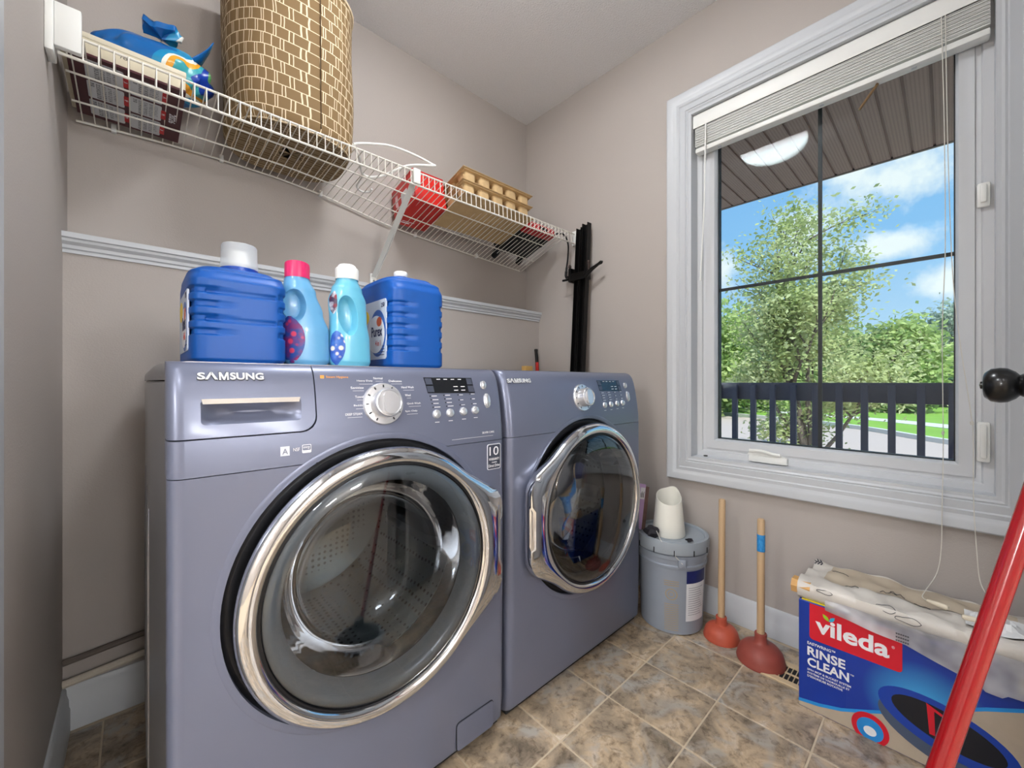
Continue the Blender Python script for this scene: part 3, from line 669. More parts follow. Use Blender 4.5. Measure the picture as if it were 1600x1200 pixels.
# printed calendar board lying on the wires
xm, ym = -.012, 1.563; zz = zdeck(0, ym)+.0035
cal = thing('wall_calendar', 'dark maroon year calendar with white month tables lying flat on the shelf', 'calendar', (xm, ym, zz), (tilt(0), 0, 0))
mMar = M('maroon_card', (74, 26, 34), .5); mCalW = M('calendar_white', (206, 208, 210), .6); mRed = M('calendar_red', (196, 36, 40), .5); mInk = M('ink', (70, 70, 76), .7)
cb = obj('board', bx(-.112, .112, -.143, .143, 0, .006), mMar, cal)
DOWN = (0, 0, -1)
cols = [(-.098, -.008), (.006, .0)]
def rr2(x0, x1, y0, y1, z0, z1, r=.005): return prism(B(), rrect(x0, x1, y0, y1, r, 3), XY, z0, z1)
mon = 0
for ci, (xa, xb) in enumerate(((-.083, -.012), (.000, .066))):
    for k in range(3 if ci == 0 else 3):
        ya = -.128+k*.088+ci*.006; yb2 = ya+.078
        o = obj('month_table', rr2(xa, xb, ya, yb2, -.0006, .0005), mCalW, cb)
        obj('month_tab', rr2(xb-.001, xb+.010, ya+.018, yb2-.014, -.0008, .0005, .002), mRed, cb)
        text('month_lettering', 'JFMAMJ'[mon], mPrint, cb, (xb+.0005, ya+.034, -.0009), (0, 1, 0), (1, 0, 0), .007, .007); mon += 1
        rows = '\n'.join(' '.join('%2d' % (7*r+c+1) for c in range(7) if 7*r+c < 30) for r in range(5))
        text('date_print', rows, mInk, cb, (xa+.006, ya+.006, -.0007), (0, 1, 0), (1, 0, 0), .052, .066, ext=.0002)
text('year_lettering', '2026', mPrint, cb, (.083, -.014, -.0002), (0, 1, 0), (1, 0, 0), .016, .050, ext=.0004, bold=.02)
# cream carton on top of it and a printed bag
ca = thing('flat_carton', 'flat cream cardboard carton stacked on the maroon calendar', 'box', (xm, ym, zz+.0075), (tilt(0), 0, 0))
cbx = obj('carton_body', bx(-.122, .112, -.135, .138, 0, .052, bev=.002), M('cream_card', (206, 196, 172), .7, noise=(12, .08)), ca)
obj('carton_lid', bx(-.1235, .1135, -.1365, .1395, .040, .054, bev=.002), M('cream_card_lid', (214, 205, 184), .7, noise=(12, .08)), ca)
text('carton_mark', '/8', mInk, cbx, (-.018, -.1352, .022), (1, 0, 0), UPV, .011, .014)
def bag():
    t = thing('printed_bag', 'crumpled blue and teal printed plastic bag on the cream carton', 'bag', (.03, 1.58, zz+.062))
    m = bpy.data.materials.new('printed_film'); m.use_nodes = True; nt = m.node_tree; N = nt.nodes.new; L = nt.links.new; p = nt.nodes['Principled BSDF']
    tc = N('ShaderNodeTexCoord'); nz = N('ShaderNodeTexNoise'); nz.inputs['Scale'].default_value = 7; nz.inputs['Detail'].default_value = 1.5; L(tc.outputs['Object'], nz.inputs['Vector'])
    sp = N('ShaderNodeSeparateXYZ'); L(tc.outputs['Object'], sp.inputs[0]); ad = N('ShaderNodeMath'); ad.operation = 'MULTIPLY_ADD'; L(sp.outputs[0], ad.inputs[0]); ad.inputs[1].default_value = 2.0; L(nz.outputs['Fac'], ad.inputs[2])
    cr = N('ShaderNodeValToRGB'); cr.color_ramp.interpolation = 'CONSTANT'; L(ad.outputs[0], cr.inputs[0]); e = cr.color_ramp.elements
    e[0].position = 0; e[0].color = (*lin((10, 96, 168)), 1); e[1].position = .52; e[1].color = (*lin((22, 140, 190)), 1)
    for ps, c in ((.64, (236, 236, 226)), (.69, (232, 160, 40)), (.74, (60, 160, 170)), (.80, (20, 60, 160)), (.86, (90, 150, 90))):
        k = e.new(ps); k.color = (*lin(c), 1)
    L(cr.outputs[0], p.inputs['Base Color']); p.inputs['Roughness'].default_value = .28
    b = B(); rs = []
    for i in range(25):
        s = i/24; zz2 = WL[t.name].z+.002+.19*s; f = math.sin(PI*min(1, s*1.25+.12))**.5 if s < .9 else .35
        ring = []
        for k in range(56):
            a = 2*PI*k/56; w = 1+.05*math.sin(5*a+9*s)+.04*math.sin(9*a-14*s)+.03*math.sin(13*a+5*s)
            q = lambda v, e2=.6: math.copysign(abs(v)**e2, v)
            ring.append((.038+.125*f*w*q(math.cos(a))+.02*s, 1.575+.085*f*w*q(math.sin(a)), zz2+.008*math.sin(4*a)*s))
        rs.append(ring)
    rings(b, rs); obj('bag_body', b, m, t, 60)
    b = B(); rs = []
    for i in range(7):
        s = i/6; rs.append([(.09+.08*s, 1.50+.10*v+.012*math.sin(6*v+4*s), zz+.10+.14*s+.014*math.sin(5*s+3*v)) for v in (0, .25, .5, .75, 1)])
    rings(b, rs, False); fl_ = obj('bag_flap', b, m, t, 60, rec=False); fl_.modifiers.new('t', 'SOLIDIFY').thickness = .002
bag()
# fabric hamper
def hamper():
    cx, cy = .393, 1.546; z0 = zdeck(cx, cy)+.0035
    t = thing('fabric_hamper', 'tall brown fabric hamper printed with a cream broken-grid pattern', 'laundry hamper', (cx, cy, z0), (tilt(cx), 0, 0))
    m = bpy.data.materials.new('printed_canvas'); m.use_nodes = True; nt = m.node_tree; N = nt.nodes.new; L = nt.links.new; p = nt.nodes['Principled BSDF']
    tc = N('ShaderNodeTexCoord'); mp = N('ShaderNodeMapping'); L(tc.outputs['UV'], mp.inputs[0])
    nz = N('ShaderNodeTexNoise'); nz.inputs['Scale'].default_value = 9; nz.inputs['Detail'].default_value = 2; L(tc.outputs['UV'], nz.inputs['Vector'])
    sb = N('ShaderNodeVectorMath'); sb.operation = 'SUBTRACT'; L(nz.outputs['Color'], sb.inputs[0]); sb.inputs[1].default_value = (.5, .5, .5)
    sc = N('ShaderNodeVectorMath'); sc.operation = 'MULTIPLY'; L(sb.outputs[0], sc.inputs[0]); sc.inputs[1].default_value = (.012, .010, 0)
    ad = N('ShaderNodeVectorMath'); ad.operation = 'ADD'; L(mp.outputs[0], ad.inputs[0]); L(sc.outputs[0], ad.inputs[1])
    def bricks(w, off, ms):
        bt = N('ShaderNodeTexBrick'); L(ad.outputs[0], bt.inputs['Vector']); bt.inputs['Scale'].default_value = 1; bt.offset = off; bt.squash = 1; bt.squash_frequency = 2
        bt.inputs['Brick Width'].default_value = w; bt.inputs['Row Height'].default_value = .036; bt.inputs['Mortar Size'].default_value = ms; bt.inputs['Mortar Smooth'].default_value = 0
        return bt.outputs['Fac']
    mx0 = N('ShaderNodeMath'); mx0.operation = 'MAXIMUM'; L(bricks(.031, .37, .0013), mx0.inputs[0]); L(bricks(.047, .61, .0011), mx0.inputs[1])
    mx = N('ShaderNodeMix'); mx.data_type = 'RGBA'; L(mx0.outputs[0], mx.inputs['Factor']); mx.inputs['A'].default_value = (*lin((122, 97, 62)), 1); mx.inputs['B'].default_value = (*lin((222, 204, 172)), 1)
    L(mx.outputs['Result'], p.inputs['Base Color']); p.inputs['Roughness'].default_value = .85
    b = B(); uv = b.loops.layers.uv.new('UVMap'); nA, H = 72, .52; rs = []; P_ = []
    sq = lambda v: math.copysign(abs(v)**.72, v)
    for s in [-1, -.6, -.3]+[i/26 for i in range(27)]:
        ring = []
        for k in range(nA):
            a = 2*PI*k/nA; wob = 1+.012*math.sin(3*a+8*s)+.01*math.sin(7*a-5*s)
            if s < 0: f = .94*(1-abs(s)); z = 0.0 if s > -.95 else 0.0
            else: f = 1.0*(1-.06*math.exp(-s*40))+.04*s; z = H*s+.004*math.sin(2*a)*s
            ring.append((.188*f*wob*sq(math.cos(a)), .172*f*wob*sq(math.sin(a)), z))
        rs.append((ring, s))
    V = [[b.verts.new(q) for q in r] for r, s in rs]
    for i in range(len(V)-1):
        for k in range(nA):
            j = (k+1) % nA; f = b.faces.new((V[i][k], V[i][j], V[i+1][j], V[i+1][k]))
            for lp, (ii, kk) in zip(f.loops, ((i, k), (i, k+1), (i+1, k+1), (i+1, k))):
                s = rs[ii][1]
                lp[uv].uv = (kk/nA*1.15, H*s+.5) if rs[i][1] >= 0 else (V[ii][kk % nA].co.y*2.2, V[ii][kk % nA].co.x*.9)
    body = obj('hamper_body', b, m, t, 60, rec=False); body.modifiers.new('t', 'SOLIDIFY').thickness = .003
    b = B(); an = R(-83); pts = [((.1895)*sq(math.cos(an))*(1+.04*s)+.002, (.174)*sq(math.sin(an))*(1+.04*s)-.001, H*s) for s in (.04, .3, .6, 1)]
    obj('seam', tube(b, pts, .0016, 6), M('seam_brown', (82, 62, 38), .9), t)
    obj('rim', tube(B(), [(.1955*sq(math.cos(2*PI*k/48)), .179*sq(math.sin(2*PI*k/48)), H) for k in range(49)], .005, 6), m, t)
hamper()
# plastic clothes hanger
def hanger():
    cx = .66; t = thing('clothes_hanger', 'white plastic clothes hanger lying on the shelf beside the red box', 'hanger', (cx, 1.44, zdeck(cx, 1.44)), local=True)
    z = lambda x, y, h: zdeck(x, y)+h
    P_ = [(.885, 1.405, 1.822), (.80, 1.43, 1.846), (.70, 1.425, 1.838), (.62, 1.405, 1.805), (.575, 1.39, 1.782), (.545, 1.384, 1.765)]
    o = Vector(t.location); L2 = lambda pts: [Vector(p)-o for p in pts]
    obj('hanger_bar', tube(B(), L2(spline(P_, 6)), .0042, 8), mWhite, t)
    S = [(.545, 1.384, 1.765), (.585, 1.43, z(.585, 1.43, .014)), (.63, 1.50, z(.62, 1.53, .008)), (.70, 1.50, z(.70, 1.50, .03)), (.78, 1.44, z(.78, 1.44, .07)), (.885, 1.405, 1.822)]
    obj('hanger_shoulder', tube(B(), L2(spline(S, 6)), .0050, 8), mWhite, t)
    Hk = [(.632, 1.505, z(.632, 1.505, .010)), (.635, 1.56, z(.635, 1.56, .008)), (.640, 1.59, z(.64, 1.59, .007)), (.665, 1.605, z(.665, 1.605, .007)), (.690, 1.588, z(.69, 1.588, .007)), (.690, 1.565, z(.69, 1.565, .007))]
    obj('hanger_hook', tube(B(), L2(spline(Hk, 6)), .0036, 8), mWhite, t)
hanger()
# red carton
rb = thing('red_carton', 'glossy red carton with white print standing behind the shelf brace', 'box', (.935, 1.605, zdeck(.935, 1.605)+.004), (tilt(.935), 0, 0))
mRedBox = M('red_card', (206, 38, 32), .35, noise=(8, .05)); mRedDk = M('red_card_edge', (184, 30, 28), .4)
rbo = obj('carton_body', bx(-.078, .074, -.098, .098, 0, .150, bev=.002), mRedBox, rb)
obj('lid_flap', bx(-.0785, .0745, -.0985, -.02, .1385, .1508, bev=.001), mRedDk, rb)
obj('white_panel', bx(-.0786, -.0775, -.035, .018, .045, .095), mPrint, rb)
for k in range(4): obj('print_line', bx(-.0784, -.0775, -.088+.006*k, -.086+.006*k, .03, .12-.014*k), mPrint, rb)
for k in range(3): obj('print_line', bx(-.0784, -.0775, .050+.008*k, .053+.008*k, .04+.01*k, .11), mPrint, rb)
obj('print_line', bx(-.06, -.02, .070, .076, -.0006, .0005), mPrint, rb); obj('print_line', bx(-.06, .0, .060, .063, -.0006, .0005), mPrint, rb)
b = B(); frame = [(-.02, -.04, -.03, -.028), (.0, .0+.02, -.03, -.028)]
obj('flap_seam', bx(-.015, .03, -.004, -.003, -.0005, .0005), mRedDk, rb)
# two stacked pulp trays
mPulp = M('moulded_pulp', (196, 166, 122), .95, noise=(30, .14), bump=(90, .5))
def tray(dz, dx, label):
    X0 = 1.222; t = thing('pulp_tray', label, 'tray', (X0, 1.492, zdeck(X0, 1.492)+.004), (tilt(X0)*.9, 0, 0), 'moulded pulp trays on the shelf')
    b = B(); z0 = dz; W_, D_ = .205, .128
    # rim
    box(b, -W_+dx, W_+dx, -D_, D_, z0+.058, z0+.0625, bev=.0015, seg=1)
    box(b, -W_-.006+dx, W_+.006+dx, -D_-.006, D_+.006, z0+.0625, z0+.066, bev=.0015, seg=1)
    obj('tray_rim', b, mPulp, t)
    if dz == 0: obj('base_sheet', bx(-W_+dx, W_+dx, -D_, D_, .0, .004, bev=.001, seg=1), mPulp, t); z0 = .0035
    for i in range(5):
        for j in range(3):
            cx = -W_+.041+i*.082+dx; cy = -D_+.0425+j*.0855
            b = B(); rs = []
            for h, s in ((.060, .0315), (.030, .0285), (.006, .0255), (0, .023)):
                rs.append([(x, y, z0+h) for x, y in rrect(cx-s, cx+s, cy-s*1.02, cy+s*1.02, s*.45, 3)])
            rings(b, rs); obj('tray_cup', b, mPulp, t)
tray(0, -.012, 'lower brown moulded pulp tray of the stack on the shelf')
tray(.0665, .004, 'upper brown moulded pulp tray of the stack on the shelf')
# tyre inflator with hose
X0 = 1.545; iy = 1.565
inf = thing('air_pump', 'black and red plastic pump with a dangling hose at the shelf end', 'pump', (X0, iy, zdeck(X0, iy)+.004), (tilt(X0), 0, 0))
mBlk = M('black_plastic', (16, 16, 18), .45, noise=(30, .15))
obj('housing', bx(-.135, .105, -.10, .095, .008, .082, bev=.012, seg=3), mBlk, inf)
b = B(); box(b, -.118, .098, -.150, -.096, .004, .046, bev=.006); obj('red_front', b, M('red_plastic', (190, 30, 34), .35), inf)
obj('grey_band', bx(-.02, .035, -.1515, -.149, .010, .030), mBlk, inf)
for x, y in ((-.105, .125), (.075, .125), (-.095, -.06), (.075, -.06)):
    obj('foot', tube(B(), [(x, y-.045, .030), (x, y-.01, .014), (x, y+.015, 0.006)], [.018, .018, .015], 10), mBlk, inf)
obj('grille', bx(-.09, .06, -.06, .05, .004, .0095, bev=.002, seg=1), mBlk, inf)
o = Vector((X0, iy, zdeck(X0, iy)+.004)); mi = (Matrix.Translation(o) @ Matrix.Rotation(tilt(X0), 4, 'X')).inverted()
hp = [mi @ Vector(p) for p in ((1.625, 1.42, 1.735), (1.66, 1.388, 1.735), (1.688, 1.378, 1.69), (1.693, 1.382, 1.62), (1.694, 1.392, 1.565))]
hose = obj('hose', tube(B(), spline(hp, 8), .0045, 8), mBlk, inf)
hq = [mi @ Vector(p) for p in ((1.694, 1.392, 1.565), (1.694, 1.394, 1.545), (1.694, 1.394, 1.544), (1.694, 1.396, 1.522), (1.694, 1.392, 1.512), (1.694, 1.375, 1.508))]
obj('hose_chuck', tube(B(), hq, [.006, .006, .008, .008, .009, .007], 10), mBlk, hose)

# ------------------------------------------------------------------ clamp bars leaning in the corner
mIron = M('black_iron', (20, 19, 19), .35, .5, noise=(18, .3))
cl = thing('bar_clamp', 'pair of long black steel clamp bars leaning on the wall right of the dryer', 'clamp', (1.60, 1.27, 0))
def channel(p0, p1, w, d, th, flip):
    b = B(); p0, p1 = Vector(p0), Vector(p1)
    f = 1 if flip else -1
    prof = [(-w, 0), (w, 0), (w, d), (w-th, d), (w-th, th), (-w+th, th), (-w+th, d), (-w, d)]
    rings(b, [[p+Vector((f*q, y, 0)) for y, q in prof] for p in (p0, p1)]); return b
obj('bar', channel((1.608, 1.318, 0), (1.712, 1.305, 1.752), .016, .026, .004, False), mIron, cl)
obj('bar', channel((1.608, 1.272, 0), (1.712, 1.262, 1.765), .018, .030, .004, False), mIron, cl)
hd = B(); box(hd, 1.660, 1.71, 1.245, 1.34, 1.475, 1.515, bev=.004); box(hd, 1.655, 1.70, 1.335, 1.352, 1.47, 1.545, bev=.006); head = obj('clamp_head', hd, mIron, cl)
obj('screw_handle', tube(B(), [(1.67, 1.25, 1.49), (1.672, 1.215, 1.515), (1.676, 1.175, 1.535), (1.678, 1.160, 1.541), (1.678, 1.152, 1.543)], [.014, .010, .007, .0095, .004], 10), mIron, head)
for y in (1.352, 1.232):
    obj('guide_post', tube(B(), [(1.672, y, 1.50), (1.672, y, 1.545), (1.672, y, 1.555), (1.672, y, 1.565)], [.006, .006, .009, .005], 10), M('rusty_iron', (62, 50, 46), .6, .4), head)
obj('screw', tube(B(), [(1.672, 1.345, 1.49), (1.672, 1.40, 1.492)], .006, 8), mIron, head)
# tool handle and wood offcut behind the dryer
th_ = thing('tool_handle', 'red and black tool handle poking up behind the dryer', 'tool', (1.705, 1.61, 0))
obj('shaft', tube(B(), [(1.712, 1.612, 0), (1.700, 1.612, .93)], .007, 8), mIron, th_)
obj('red_grip', tube(B(), [(1.700, 1.612, .93), (1.695, 1.612, 1.065)], [.010, .0095], 12), M('red_rubber', (196, 38, 32), .4), th_)
obj('black_grip', tube(B(), [(1.695, 1.612, 1.065), (1.693, 1.612, 1.09), (1.688, 1.612, 1.12), (1.687, 1.612, 1.135), (1.687, 1.612, 1.14)], [.0098, .0098, .009, .011, .009], 12), mBlk, th_)
tag(obj('wood_board', bx(1.583, 1.640, 1.592, 1.625, 0, 1.040, bev=.002), M('pale_wood', (206, 166, 98), .6, noise=(14, .15), aniso=(6, 6, .6))), 'end of a pale wood board showing above the dryer beside the tool handle', 'board')

# ------------------------------------------------------------------ bottles on the washer
ZT = .9852
SQ = lambda v, e: math.copysign(abs(v)**e, v)
def loft(secs, n=96, fn=None):
    """secs = [(z, hx, hy, e, cx, cy)]; fn(point, angle, z) may displace"""
    rs = []
    for z, hx, hy, e, cx, cy in secs:
        ring = []
        for k in range(n):
            a = 2*PI*k/n; p = Vector((cx+hx*SQ(math.cos(a), e), cy+hy*SQ(math.sin(a), e), z))
            ring.append(fn(p, a, z) if fn else p)
        rs.append(ring)
    b = B(); rings(b, rs); return b
def interp(keys, m):
    out = []
    for i in range(m+1):
        z = keys[0][0]+(keys[-1][0]-keys[0][0])*i/m
        for a, c in zip(keys, keys[1:]):
            if a[0] <= z+1e-9 and z <= c[0]+1e-9:
                t = (z-a[0])/(c[0]-a[0]) if c[0] > a[0] else 0; t = t*t*(3-2*t)
                out.append((z,)+tuple(a[j]+(c[j]-a[j])*t for j in range(1, len(a)))); break
    return out
mBlue = M('royal_blue_plastic', (2, 80, 164), .45, noise=(5, .05), coat=.0, sub=.15)
mBlueD = M('royal_blue_plastic_dark', (10, 70, 165), .32, noise=(5, .05), coat=.2)
def jug(x0, x1, yf, ztop, label, clear):
    cx = (x0+x1)/2; hw = (x1-x0)/2; dep = .25; cy = yf+dep/2; H = ztop-ZT
    t = thing('detergent_jug', label, 'bottle', (cx, cy, ZT), group='large blue detergent jugs')
    keys = [(ZT, hw*.95, dep/2*.97, .30, cx, cy), (ZT+.008, hw, dep/2, .26, cx, cy), (ZT+H*.80, hw, dep/2, .26, cx, cy), (ZT+H*.90, hw*.985, dep/2*.95, .34, cx, cy+.002), (ZT+H*.965, hw*.86, dep/2*.80, .5, cx, cy+.004), (ZT+H, hw*.45, dep/2*.55, .7, cx, cy+.004)]
    zs = [ZT+H*(.20+.115*k) for k in range(5)] if not clear else [ZT+H*(.30+.135*k) for k in range(4)]
    def fn(p, a, z):
        q = abs(p.x-cx)/hw
        g = max((1-min(1, abs(z-zz)/.0070)) for zz in zs); g = min(1, g*2.4)
        if p.y < cy:
            side = min(1, max(0, (q-.42)/.05)) if q < .985 else 1
            if p.x > cx and not clear: side = min(1, max(0, (q-.72)/.06))
            if clear and p.x > cx: side = min(1, max(0, (q-.74)/.06))
            p.y += .0055*g*side
            if q > .9: p.x += (-1 if p.x > cx else 1)*.0045*g
            if clear:      # two long grip grooves on the front
                g2 = max((1-min(1, abs(z-zz)/.006)) for zz in (ZT+H*.42, ZT+H*.69)); w = max(0, 1-abs(q-.72)*3)
                p.y += .0035*min(1, g2*1.5)*min(1, abs(p.x-cx)/hw*1.6)*(q < .7)
        return p
    b = loft(interp(keys, 130), 200, fn); body = obj('jug_body', b, mBlue, t, 60)
    # label on the -x side, printed
    lx = x0-.0008
    lb = prism(B(), rrect(yf+.032, yf+.20, ZT+.022, ZT+H*.72, .006, 4), YZ, lx, lx+.003)
    lab = obj('paper_label', lb, M('label_silver', (196, 206, 222), .4), t)
    el = lambda cy_, cz_, ry, rz, d: prism(B(), [(cy_+ry*math.cos(2*PI*i/32), cz_+rz*math.sin(2*PI*i/32)) for i in range(32)], YZ, lx-d, lx+.001)
    obj('label_swoosh', el(yf+.078, ZT+H*.37, .046, H*.25, .0004), M('label_blue', (40, 96, 176), .4), lab)
    obj('label_oval', el(yf+.088, ZT+H*.36, .050, H*.20, .0007), mPrint, lab)
    obj('label_burst', el(yf+.155, ZT+H*.56, .026, .020, .0008), M('label_yellow', (242, 206, 40), .4), lab)
    obj('label_badge', el(yf+.068, ZT+H*.49, .014, .012, .0010), M('label_orange', (206, 84, 40), .4), lab)
    T = lambda s, m_, y, z, h, w, bo=.01: text('label_lettering', s, m_, lab, (lx-.0010, y, z), (0, -1, 0), UPV, h, w, .0003, bo)
    navy = M('label_navy', (26, 34, 84), .5)
    T('Purex', navy, yf+.112, ZT+H*.335, .026, .062, .02); T('4 in 1', M('label_red', (196, 50, 40), .5), yf+.088, ZT+H*.235, .014, .028); T('250', navy, yf+.056, ZT+H*.635, .011, .018)
    for k in range(4): obj('label_line', bx(lx-.0006, lx, yf+.040, yf+.085-.008*(k % 2), ZT+.032+.007*k, ZT+.0335+.007*k), navy, lab)
    # neck and cap
    if clear:
        ccx, ccy = cx+.006, yf+.075
        obj('neck', lathe(B(), [(.033, ztop-.012), (.033, ztop+.004), (.030, ztop+.006)], (ccx, ccy, 0), 'Z', 40), mBlueD, t)
        cap = obj('dosing_cup', lathe(B(), [(.0325, ztop+.004), (.0325, ztop+.012), (.0315, ztop+.013), (.0305, ztop+.050), (.029, ztop+.0525), (.0001, ztop+.053)], (ccx, ccy, 0), 'Z', 40), M('frosted_cup', (226, 234, 240), .35, noise=(8, .03), alpha=.42), t, 50)
        obj('pour_spout', lathe(B(), [(.020, ztop+.004), (.020, ztop+.022), (.012, ztop+.040), (.010, ztop+.040)], (ccx, ccy, 0), 'Z', 24), mWhite, t)
    else:
        ccx, ccy = cx-.008, yf+.09
        obj('neck', lathe(B(), [(.016, ztop-.008), (.015, ztop+.010)], (ccx, ccy, 0), 'Z', 32), mBlueD, t)
        obj('screw_cap', lathe(B(), [(.0165, ztop+.006), (.0175, ztop+.008), (.0175, ztop+.017), (.016, ztop+.0195), (.0001, ztop+.020)], (ccx, ccy, 0), 'Z', 32), mWhite, t, 50)
jug(.068, .226, .90, 1.172, 'large royal blue detergent jug with a clear cap, leftmost on the washer', True)
jug(.447, .600, .90, 1.222, 'royal blue detergent jug with a white cap and printed label, rightmost on the washer', False)
def flowers(name, c1, c2, c3):
    m = M(name, c1, .4, noise=(45, .1), col2=c2); nt = m.node_tree; N = nt.nodes.new; L = nt.links.new; p = nt.nodes['Principled BSDF']
    v = N('ShaderNodeTexVoronoi'); v.inputs['Scale'].default_value = 60; tc = N('ShaderNodeTexCoord'); L(tc.outputs['Object'], v.inputs['Vector'])
    cr = N('ShaderNodeValToRGB'); cr.color_ramp.elements[0].position = .25; cr.color_ramp.elements[1].position = .4; L(v.outputs['Distance'], cr.inputs[0])
    mx = N('ShaderNodeMix'); mx.data_type = 'RGBA'; L(cr.outputs[0], mx.inputs['Factor']); mx.inputs['A'].default_value = (*lin(c3), 1)
    L(p.inputs['Base Color'].links[0].from_socket, mx.inputs['B']); L(mx.outputs['Result'], p.inputs['Base Color']); return m
def softener(keys, label, cap, hole, labels, mat):
    t = thing('softener_bottle', label, 'bottle', (keys[0][4], keys[0][5], ZT), group='pale blue fabric softener bottles')
    b = loft(interp(keys, 72), 96)
    (hx, hz, rx, rz, sl) = hole; yc = keys[0][5]
    c = B(); rs = []
    for y, s in ((yc-.10, 1.55), (yc-.034, 1.12), (yc-.026, .98), (yc-.014, .90), (yc-.009, .80), (yc-.007, .6)):
        rs.append([(hx+s*(rx*math.cos(q)-sl*rz*math.sin(q)), y, hz+s*rz*math.sin(q)) for q in (2*PI*i/40 for i in range(40))])
    rings(c, rs); b = boolean(b, c)
    body = obj('bottle_body', b, mat, t, 40)
    zt = keys[-1][0]; cx, cy = keys[-1][4], keys[-1][5]
    obj('bottle_neck', lathe(B(), [(.0235, zt-.006), (.0235, zt+.008), (.021, zt+.010)], (cx, cy, 0), 'Z', 32), mat, t)
    if cap == 'pink':
        b = B(); rs = []
        for h, s, cut in ((.004, .0245, 0), (.030, .0245, 0), (.034, .0238, 0), (.0345, .0215, 0), (.012, .0205, 0)):
            rs.append([(cx+s*math.cos(a), cy+s*math.sin(a), zt+h+(-.004*math.cos(a-1.2) if h > .025 else 0)) for a in (2*PI*i/40 for i in range(40))])
        rings(b, rs); obj('cap', b, M('magenta_plastic', (214, 42, 104), .35, noise=(6, .05)), t, 50)
    else:
        obj('cap', lathe(B(), [(.0255, zt+.004), (.0255, zt+.028), (.0235, zt+.031), (.0205, zt+.0315), (.0195, zt+.036), (.017, zt+.0385), (.0001, zt+.039)], (cx, cy, 0), 'Z', 40), mWhite, t, 50)
    for (a0, a1, f0, f1, m, off) in labels:
        secs = interp(keys, 72); z0, z1 = keys[0][0], keys[-1][0]; rs = []; mz = (f0+f1)/2
        for f in np.linspace(f0, f1, 14):
            s = secs[int(round(f*72))]; w = math.sqrt(max(.02, 1-((f-mz)/((f1-f0)/2+1e-6))**2)); am = (a0+a1)/2
            rs.append([(s[4]+(s[1]+off)*SQ(math.cos(a), s[3]), s[5]+(s[2]+off)*SQ(math.sin(a), s[3]), s[0]) for a in [R(am+(a1-a0)/2*w*v) for v in np.linspace(-1, 1, 15)]])
        b = B(); rings(b, rs, False); obj('label', b, m, t, 60)
mAqua = M('pale_blue_plastic', (104, 168, 212), .28, noise=(5, .05), coat=.3, sub=.25)
mAqua2 = M('aqua_plastic', (106, 186, 214), .28, noise=(5, .05), coat=.3, sub=.25)
b2x, b2y = .268, .96
k2 = [(ZT, .040, .030, .75, b2x+.006, b2y), (ZT+.012, .047, .034, .75, b2x+.006, b2y), (ZT+.075, .0475, .034, .8, b2x+.004, b2y), (ZT+.115, .041, .032, .85, b2x-.002, b2y), (ZT+.160, .033, .029, .95, b2x-.008, b2y), (ZT+.185, .0255, .0245, 1, b2x-.012, b2y)]
softener(k2, 'pale blue softener bottle with a magenta cap beside the clear-capped jug', 'pink', (b2x-.026, ZT+.128, .022, .034, .0), [(185, 262, .03, .56, flowers('flower_label', (30, 70, 150), (120, 40, 110), (206, 60, 96)), .0008)], mAqua)
b3x, b3y = .362, .95
k3 = [(ZT, .043, .030, .75, b3x+.002, b3y), (ZT+.012, .047, .033, .75, b3x+.002, b3y), (ZT+.06, .0455, .033, .8, b3x+.002, b3y), (ZT+.105, .041, .031, .85, b3x, b3y), (ZT+.150, .042, .030, .95, b3x-.002, b3y), (ZT+.178, .034, .028, 1, b3x-.003, b3y), (ZT+.197, .0245, .0245, 1, b3x-.003, b3y)]
softener(k3, 'aqua softener bottle with a white cap and oval grip beside the labelled jug', 'white', (b3x-.012, ZT+.117, .021, .043, .10), [(190, 250, .02, .40, flowers('flower_label_white', (40, 80, 170), (60, 110, 190), (232, 226, 206)), .0008), (186, 225, .60, .86, flowers('flower_label_red', (60, 40, 70), (206, 206, 216), (120, 30, 50)), .0008)], mAqua2)

